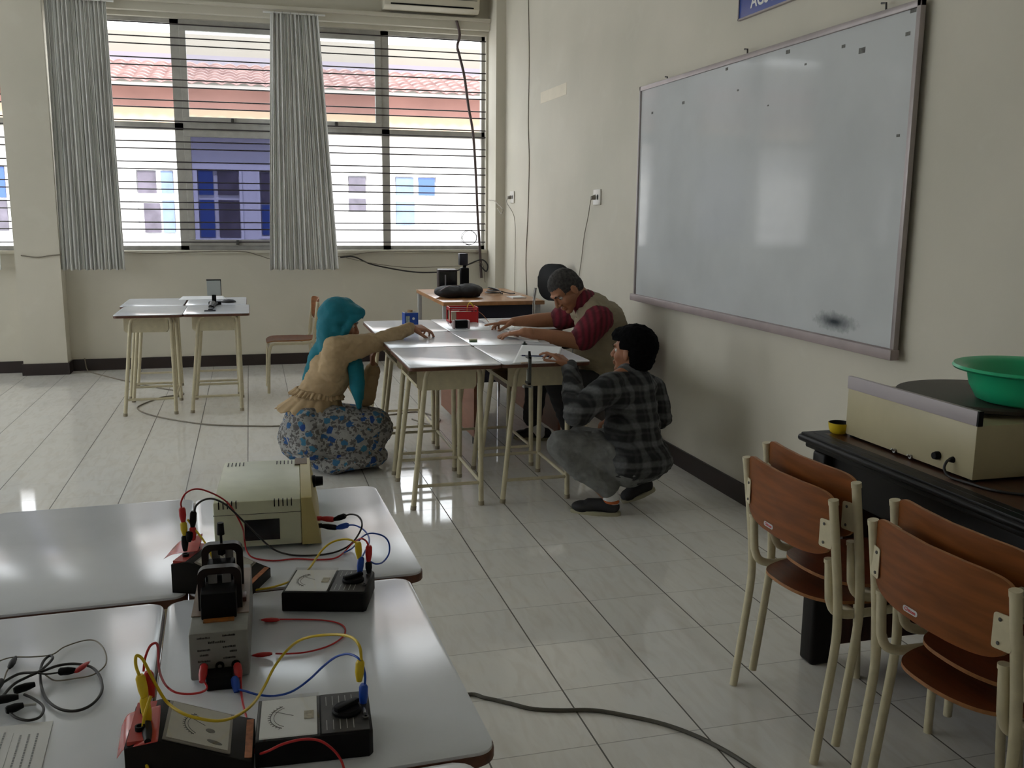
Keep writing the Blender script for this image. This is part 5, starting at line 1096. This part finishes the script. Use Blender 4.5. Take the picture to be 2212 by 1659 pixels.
lead('yellow lead running off the lower border from the left meter', [ay(326, 1503, yf-.008), ay(320, 1520, yf-.012), ay(312, 1548, yf-.016), ay(308, 1580, yf-.02), ay(309, 1615, yf-.03), ay(316, 1650, yf-.05), ay(330, 1700, yf-.08)], M_yellow, [(ay(311, 1506, yf-.003), ay(321, 1562, yf-.003), M_yellow, 'plug'), (ay(317, 1560, yf), zz(319, 1602, .762), M_black, 'plug')], r=0.0020)
lead('red lead looping from the transformer front to the lower left meter', [ay(441, 1472, -.815), zz(447, 1487, .712), zz(432, 1496, .706), zz(405, 1499, .704), zz(378, 1495, .706), zz(358, 1480, .715), ay(345, 1452, -.90), ay(342, 1420, -.93), ay(341, 1398, -.95), ay(336, 1389, -.96), ay(324, 1396, -.97), ay(314, 1420, -.98), ay(310, 1450, -.982)], M_red, [(ay(441, 1436, -.796), ay(436, 1473, -.822), M_red, 'plug'), (ay(320, 1450, -.978), ay(328, 1505, -.978), M_red, 'plug')])
lead('blue lead from the transformer front to the lower flat meter', [ay(510, 1488, -.825), zz(530, 1493, .708), zz(560, 1501, .704), zz(595, 1503, .704), zz(632, 1493, .707), zz(668, 1468, .715), ay(700, 1438, -.90), ay(728, 1418, -.93), ay(755, 1413, -.95), ay(778, 1426, yb_), ay(788, 1455, yb_), ay(788, 1485, yb_)], M_blue, [(ay(507, 1462, -.815), ay(511, 1495, -.832), M_blue, 'plug'), (ay(785, 1478, yb_), ay(785, 1524, yb_), M_blue, 'plug'), (ay(785, 1524, yb_), zz(788, 1541, .740), M_metal, 'pin')])
lead('red lead passing between the two lower meters and off the border', [ay(520, 1462, -.818), ay(521, 1490, -.828), zz(525, 1520, .708), zz(535, 1562, .704), zz(542, 1600, .703), zz(553, 1627, .706), ay(575, 1624, -1.055), ay(612, 1607, -1.058), ay(655, 1597, -1.060), ay(690, 1600, -1.062), ay(718, 1618, -1.065), ay(738, 1645, -1.07), ay(750, 1690, -1.09)], M_red, [(ay(512, 1434, -.796), ay(517, 1466, -.818), M_red, 'plug')])
lead('red double ended clip lead lying right of the transformer unit', [zz(598, 1338, .7035), zz(650, 1338, .7025), zz(700, 1340, .7025), zz(733, 1347, .7025), zz(746, 1360, .7025), zz(738, 1378, .7025), zz(708, 1396, .7025), zz(665, 1408, .7025), zz(625, 1412, .7025), zz(595, 1412, .7035)], M_red, [(zz(604, 1339, .7055), zz(564, 1339, .704), M_red, 'clip'), (zz(588, 1412, .7055), zz(545, 1416, .704), M_red, 'clip')], r=0.0014)
# tangle of black leads
gl_ = 'tangled leads on the lower left desk'
lead('thick black lead coiled in a large loop at the lower left', [zz(-40, 1560, .704), zz(5, 1505, .706), zz(30, 1478, .708), zz(60, 1462, .71), zz(85, 1450, .712), zz(108, 1430, .712), zz(114, 1420, .712), zz(106, 1417, .712), zz(93, 1430, .71), zz(87, 1452, .707), zz(90, 1485, .704), zz(102, 1512, .7035), zz(128, 1531, .7035), zz(160, 1536, .7035), zz(190, 1527, .7035), zz(212, 1508, .7035), zz(221, 1485, .7035), zz(214, 1458, .7045), zz(195, 1440, .706), zz(160, 1434, .708), zz(125, 1438, .710), zz(92, 1450, .7125), zz(75, 1453, .712), zz(40, 1456, .708), zz(0, 1478, .705)], M_cable, [(zz(3, 1470, .707), zz(-25, 1510, .705), M_black, 'plug')], r=0.0021, group=gl_)
lead('thin grey lead arching above the black coil at the lower left', [zz(-30, 1440, .7035), zz(20, 1421, .7035), zz(70, 1419, .7035), zz(112, 1414, .7045), zz(140, 1397, .7035), zz(180, 1384, .7035), zz(205, 1384, .7035), zz(222, 1398, .7035), zz(230, 1420, .7035), zz(225, 1440, .7035), zz(200, 1458, .7035), zz(160, 1466, .7035), zz(120, 1470, .7035), zz(98, 1458, .7035)], M_gcable, [], r=0.0011, group=gl_)
lead('thin lead with black sleeve and red crocodile clip at the lower left', [zz(82, 1454, .7135), zz(100, 1456, .711), zz(126, 1453, .708)], M_cable, [(zz(126, 1451, .7085), zz(163, 1448, .7075), M_black, 'plug'), (zz(163, 1452, .7075), zz(192, 1430, .7075), M_red, 'clip')], r=0.0014, group=gl_)
lead('black crocodile clip with pale wire pointing up at the left border', [zz(8, 1470, .7035), zz(14, 1452, .7045), zz(20, 1442, .7065)], M_gcable, [(zz(20, 1444, .7065), zz(34, 1418, .7055), M_black, 'clip')], r=0.0012, group=gl_)
lead('black probe handles bundled at the left border', [zz(52, 1500, .708), zz(70, 1508, .706), zz(90, 1522, .7045), zz(94, 1535, .7045), zz(84, 1550, .7045), zz(60, 1556, .7045), zz(35, 1550, .7045), zz(18, 1536, .706)], M_cable, [(zz(30, 1492, .7095), zz(75, 1478, .7095), M_black, 'plug'), (zz(12, 1535, .7085), zz(50, 1523, .7085), M_black, 'plug'), (zz(50, 1524, .7085), zz(78, 1521, .7075), M_metal, 'pin'), (zz(-20, 1515, .7105), zz(40, 1505, .7105), M_black, 'plug')], r=0.0019, group=gl_)
# printed sheet
pc = [az(115, 1557, .7015), az(88, 1665, .7015), az(-60, 1690, .7015), az(-40, 1574, .7015)]
tP = thing('printed_sheet', pc[0], 'printed white sheet with rows of small text at the lower left corner', 'paper')
m_ = MB(); m_._add([tuple(p) for p in pc]+[tuple(p-Vector((0, 0, 0.0008))) for p in pc], [(0, 1, 2, 3), (7, 6, 5, 4), (0, 4, 5, 1), (1, 5, 6, 2), (2, 6, 7, 3), (3, 7, 4, 0)]); wb(m_, 'sheet', M_paper, tP, smooth=False)
ex = (pc[1]-pc[0]).normalized(); ey = (pc[3]-pc[0]).normalized(); ln_ = MB(); rnd = random.Random(9)
def bar(a, b_, c_, d_): 
    P0 = [pc[0]+ex*a+ey*c_, pc[0]+ex*b_+ey*c_, pc[0]+ex*b_+ey*d_, pc[0]+ex*a+ey*d_]; ln_._add([tuple(p+Vector((0, 0, 0.0003))) for p in P0], [(0, 1, 2, 3)])
for k in range(9):
    c_ = 0.014+k*0.0105; a_ = 0.030 if k < 3 else 0.018
    if k in (3, 6, 7): bar(0.022, 0.13, c_, c_+0.0005); continue
    while a_ < 0.125:
        w_ = rnd.uniform(0.003, 0.007); bar(a_, a_+w_, c_, c_+0.0024); a_ += w_+0.0012
wb(ln_, 'printed_lines', mat('grey print', (0.30, 0.31, 0.32), 0.8), tP, smooth=False)

# ================================================================ things on the far desks
bb_ = thing('blue_box', (0.075, 3.50, TZ), 'small open blue carton holding a cardboard piece on the far desk', 'box', rz=0.15)
hB = ay(888, 676, 3.47).z-TZ
M_bcard = mat('blue printed carton', (0.008, 0.06, 0.36), 0.5, var=0.15, vscale=30)
MB().box((-0.042, -0.028, 0), (0.042, 0.028, 0.002)).box((-0.042, -0.028, 0), (-0.040, 0.028, hB)).box((0.040, -0.028, 0), (0.042, 0.028, hB)).box((-0.042, -0.028, 0), (0.042, -0.026, hB)).box((-0.042, 0.026, 0), (0.042, 0.028, hB)).build('carton', M_bcard, bb_, smooth=False)
MB().box((-0.040, -0.0265, hB-0.002), (0.040, -0.0255, hB+0.003)).box((-0.0405, -0.026, hB-0.002), (-0.0395, 0.026, hB+0.003)).build('white_rim', M_white, bb_, smooth=False)
MB().lathe([(0, 0), (0.008, 0), (0.008, 0.0005), (0, 0.0005)], n=20, M=Matrix.Translation((0.012, -0.0281, hB*0.62)) @ Matrix.Rotation(PI/2, 4, 'X')).build('white_emblem', M_white, bb_)
MB().box((-0.035, -0.0284, hB*0.25), (-0.012, -0.0279, hB*0.8)).build('pale_print', mat('pale yellow print', (0.35, 0.40, 0.35), 0.6, var=0.5, vscale=120), bb_, smooth=False)
MB().lathe([(0.012, 0.004), (0.016, 0.004), (0.016, hB+0.014), (0.012, hB+0.014), (0.012, 0.004)], (0.0, 0.004, 0), 24).build('cardboard_tube', mat('cardboard', (0.42, 0.27, 0.13), 0.8), bb_)
cr = thing('red_crate', (0.450, 3.745, TZ), 'red plastic crate holding a white block on the far desk', 'crate', rz=-0.03)
hC = 0.098
fr = MB(); lx, ly = 0.092, 0.065
for x in (-lx, lx-0.008):
    for y in (-ly, ly-0.008): fr.box((x, y, 0), (x+0.008, y+0.008, hC), 0.001)
for z in (0.004, hC-0.020, hC-0.008):
    fr.box((-lx, -ly, z), (lx, -ly+0.006, z+0.008)); fr.box((-lx, ly-0.006, z), (lx, ly, z+0.008)); fr.box((-lx, -ly, z), (-lx+0.006, ly, z+0.008)); fr.box((lx-0.006, -ly, z), (lx, ly, z+0.008))
fr.build('frame', M_red, cr)
MB().box((-0.050, -ly-0.002, 0.012), (lx-0.01, -ly+0.003, hC-0.026), 0.001).build('front_panel', M_red, cr, smooth=False)
MB().box((-lx+0.012, -ly+0.010, 0.004), (-0.02, ly-0.012, hC-0.026), 0.003).box((-0.02, -ly+0.02, 0.01), (lx-0.02, ly-0.015, hC-0.034), 0.01).build('white_block', mat('cream moulded block', (0.55, 0.52, 0.38), 0.5), cr)
MB().tube(catmull([(0.03, 0, hC-0.03), (0.035, -0.01, hC+0.01), (0.05, -0.02, hC+0.025), (0.075, -0.03, hC-0.01)], 6), 0.0035, 8).build('yellow_wire', M_yellow, cr)
MB().tube(catmull([(lx-0.01, -0.02, hC-0.02), (lx+0.03, -0.05, 0.05), (lx+0.06, -0.10, 0.005)], 6), 0.0022, 8).build('thin_wire', mat('copper wire', (0.40, 0.20, 0.12), 0.4, 0.6), cr)
bl = thing('black_magnet_block', (0.367, 3.40, TZ), 'small black block with pale side rails in front of the red crate', 'block', rz=-0.05)
MB().box((-0.036, -0.022, 0.004), (0.036, 0.022, 0.052), 0.003).build('core_block', M_black, bl)
for x in (-0.050, 0.040): MB().box((x, -0.024, 0), (x+0.011, 0.026, 0.050), 0.002).build('side_rail', mat('pale pinkish plastic', (0.45, 0.36, 0.36), 0.5), bl)
er = thing('eraser', (0.307, 2.812, TZ), 'tiny white and green eraser lying alone on the white desk', 'eraser', rz=0.05)
MB().box((-0.020, -0.012, 0.0), (0.020, 0.012, 0.006), 0.001).build('sleeve', mat('green rubber', (0.05, 0.13, 0.05), 0.6), er)
MB().box((-0.021, -0.010, 0.006), (0.021, 0.013, 0.014), 0.002).build('rubber', mat('cream rubber', (0.58, 0.56, 0.40), 0.6), er)
def sheet(corners, label, z=0.7008, wav=0.0, tz=None):
    P_ = [Vector(c_) for c_ in corners]
    def fn(u, v):
        p = P_[0].lerp(P_[1], u).lerp(P_[3].lerp(P_[2], u), v)
        return (p.x, p.y, p.z+wav*(1+math.sin(5*u+3*v))*math.sin(PI*u)*math.sin(PI*v)+wav*0.6*(1-v)*(0.5+0.5*math.sin(7*u)))
    return tag(MB().grid(fn, 20, 20).build('paper_sheet', M_paper, None, solid=0.0006, angle=180), label, 'paper', 'papers on the far desks')
sheet([az(1107, 785, .7012), az(1205, 779, .7012), az(1214, 749, .7012), az(1127, 745, .7012)], 'white sheet under the pen before the squatting person')
sheet([az(1085, 727, .7012), az(1165, 741, .7012), az(1150, 714, .7012), az(1108, 704, .7012)], 'white sheet under the nearer hand of the person in the vest', wav=0.006)
sheet([az(1062, 707, .7012), az(1102, 712, .7012), az(1070, 692, .7012), az(1035, 690, .7012)], 'white sheet under the pointing finger of the person in the vest', wav=0.004)
pn = thing('pen', V(0.47, 2.18, 0.709), 'thin dark blue pen held flat by the squatting person', 'pen')
wb(MB().tube([az(1127, 768, .709), az(1190, 770, .7105)], 0.0036, 10), 'barrel', mat('dark blue pen', (0.02, 0.03, 0.09), 0.3), pn)
wb(MB().tube([az(1123, 768, .7085), az(1127, 768, .709)], [0.001, 0.0036], 10), 'tip', M_metal, pn)
sm_ = thing('small_lens_holder', az(1133, 744, TZ), 'tiny dark green object at the back edge of the sheet', 'holder')
MB().lathe([(0, 0), (0.016, 0), (0.015, 0.004), (0.006, 0.008), (0.005, 0.016), (0, 0.017)], n=20).build('base', mat('dark green enamel', (0.02, 0.035, 0.025), 0.5), sm_)
cpm = thing('bench_clamp', V(0.392, 2.03, 0.69), 'dark bench clamp with steel screw gripping the front desk edge', 'clamp')
wb(MB().box((0.384, 2.000, 0.600), (0.398, 2.012, 0.735), 0.002).box((0.384, 2.000, 0.722), (0.398, 2.060, 0.735), 0.002).box((0.384, 2.000, 0.600), (0.398, 2.060, 0.612), 0.002), 'clamp_frame', mat('dark cast iron', (0.055, 0.055, 0.05), 0.5), cpm)
wb(MB().cyl((0.391, 2.045, 0.585), (0.391, 2.045, 0.668), 0.0045, n=12), 'screw', M_metal, cpm)
wb(MB().cyl((0.372, 2.035, 0.590), (0.415, 2.055, 0.582), 0.005, n=10).sphere((0.372, 2.035, 0.590), 0.009).sphere((0.414, 2.055, 0.582), 0.008), 'wing_handle', M_metal, cpm)
wb(MB().tube([(0.391, 2.012, 0.735), (0.391, 2.014, 0.745), (0.391, 2.016, 0.758)], [0.008, 0.007, 0.0055], 12), 'clamp_head', M_black, cpm)
wb(MB().box((0.352, 2.012, 0.7006), (0.386, 2.030, 0.7046), 0.001), 'wood_pad', mat('pale wood', (0.42, 0.30, 0.20), 0.7), cpm)

# left desks
shb = sheet([az(385, 648, .7012), az(488, 646, .7012), az(482, 639, .7012), az(395, 640, .7012)], 'white sheet lying on the desks under the window'); del shb['group']
ds = thing('display_stand', V(-1.12, 5.22, TZ), 'black clamp stand holding a pale upright plate on the desk under the window', 'stand')
A_ = ay(446, 606, 5.22); B_ = ay(476, 606, 5.22)
wb(MB().box((A_.x, 5.218, 0.765), (B_.x, 5.224, A_.z), 0.001), 'pale_plate', mat('pale grey screen', (0.42, 0.45, 0.44), 0.5), ds, smooth=False)
wb(MB().box((A_.x-0.002, 5.214, A_.z), (B_.x+0.004, 5.228, A_.z+0.008)).box((B_.x, 5.216, 0.765), (B_.x+0.004, 5.226, A_.z)), 'plate_edge', M_black, ds, smooth=False)
wb(MB().box((-1.155, 5.18, 0.700), (-1.065, 5.26, 0.722), 0.004).box((-1.13, 5.20, 0.72), (-1.10, 5.24, 0.770), 0.003), 'base', M_black, ds)
wb(MB().tube([(-1.120, 5.18, 0.715), (-1.125, 5.05, 0.718), (-1.13, 4.90, 0.712)], [0.016, 0.020, 0.014], 12), 'arm', M_dgrey, ds)
wb(MB().tube([(-1.095, 5.17, 0.712), (-1.11, 5.03, 0.712), (-1.115, 4.88, 0.710)], [0.010, 0.012, 0.010], 12), 'second_arm', M_black, ds)
wb(MB().box((-1.165, 4.70, 0.700), (-1.09, 4.745, 0.706), 0.001).box((-1.14, 4.73, 0.704), (-1.11, 4.92, 0.712), 0.002), 'slide', M_black, ds)
dc = thing('dark_cap', az(494, 653, TZ), 'flat dark cap lying right of the stand under the window', 'cap')
MB().lathe([(0, 0), (0.055, 0), (0.052, 0.010), (0.035, 0.020), (0, 0.024)], n=28).build('shell', M_gdark, dc)

# teacher's desk
bg_ = thing('laptop_bag', V(0.74, 5.02, 0.74), 'black padded laptop bag lying on the wooden corner desk', 'bag')
x0_ = az(942, 643, .74).x; x1_ = az(1052, 645, .74).x
bgs = [('ell', V((x0_+x1_)/2-0.08, 5.05, 0.785), (0.118, 0.13, 0.046)), ('ell', V((x0_+x1_)/2+0.075, 5.05, 0.792), (0.110, 0.13, 0.053)), ('box', V((x0_+x1_)/2, 5.05, 0.775), (0.30, 0.20, 0.055), None, 0.02)]
fb_ = fused('pouch', bgs, 0.007, mat('black nylon', (0.010, 0.010, 0.013), 0.7), None, 3, folds(0.005, (20, 20, 20), seed=8)); fb_.data.transform(world_of(bg_).inverted()); fb_.parent = bg_
wb(MB().tube(catmull([(x0_+0.01, 4.94, 0.80), (x0_+0.08, 4.98, 0.83), (x0_+0.15, 5.0, 0.835), (x0_+0.19, 5.0, 0.825)], 6), 0.008, 8, flat=0.4), 'handle', mat('dull purple strap', (0.10, 0.07, 0.08), 0.6), bg_)
sp = thing('computer_speaker', V(0.70, 5.32, 0.74), 'dark box speaker standing behind the black bag on the corner desk', 'speaker', rz=-0.1)
h1 = ay(950, 582, 5.3).z-0.74
MB().box((-0.105, -0.07, 0), (0.045, 0.08, h1), 0.006).build('cabinet', mat('dark brown cabinet', (0.030, 0.018, 0.020), 0.5), sp)
MB().box((-0.095, -0.074, 0.01), (0.035, -0.069, h1-0.012), 0.002).build('grille', M_blacks, sp)
MB().box((-0.055, -0.078, h1*0.35), (-0.045, -0.073, h1*0.8)).build('pale_stripe', mat('pale stripe', (0.25, 0.25, 0.28), 0.4), sp, smooth=False)
wc2 = thing('document_camera', V(0.79, 5.22, 0.74), 'black camera head on a thick stand beside the box speaker', 'camera')
hT = ay(995, 547, 5.22).z-0.74
MB().box((-0.045, -0.04, 0), (0.045, 0.05, 0.06), 0.008).box((-0.033, -0.03, 0.055), (0.033, 0.03, hT*0.66), 0.008).build('stand_body', M_black, wc2)
MB().box((-0.012, -0.010, hT*0.62), (0.014, 0.014, hT*0.85), 0.003).build('neck', M_black, wc2)
MB().box((-0.045, -0.035, hT*0.72), (0.022, 0.03, hT), 0.006, M=Matrix.Rotation(0.0, 4, 'Y')).build('camera_head', mat('dark navy plastic', (0.015, 0.016, 0.03), 0.4), wc2)
cl_ = [(1.05+0.075*math.cos(a)*(1-0.02*k), 5.30+0.10*math.sin(a), 0.744+0.0012*k) for k, a in enumerate([2*PI*i/14 for i in range(34)])]
cable(cl_ + [(1.16, 5.28, 0.748), (1.20, 5.20, 0.75)], 0.0045, M_cable, 'black cord coiled on the corner desk beside the bag', sm=3)
npd = thing('notepad', V(1.14, 4.93, 0.74), 'small pale notepad on the corner desk near the leaning person', 'notepad', rz=0.1)
MB().box((-0.055, -0.07, 0), (0.055, 0.07, 0.010), 0.001).build('pad', M_paper, npd, smooth=False)
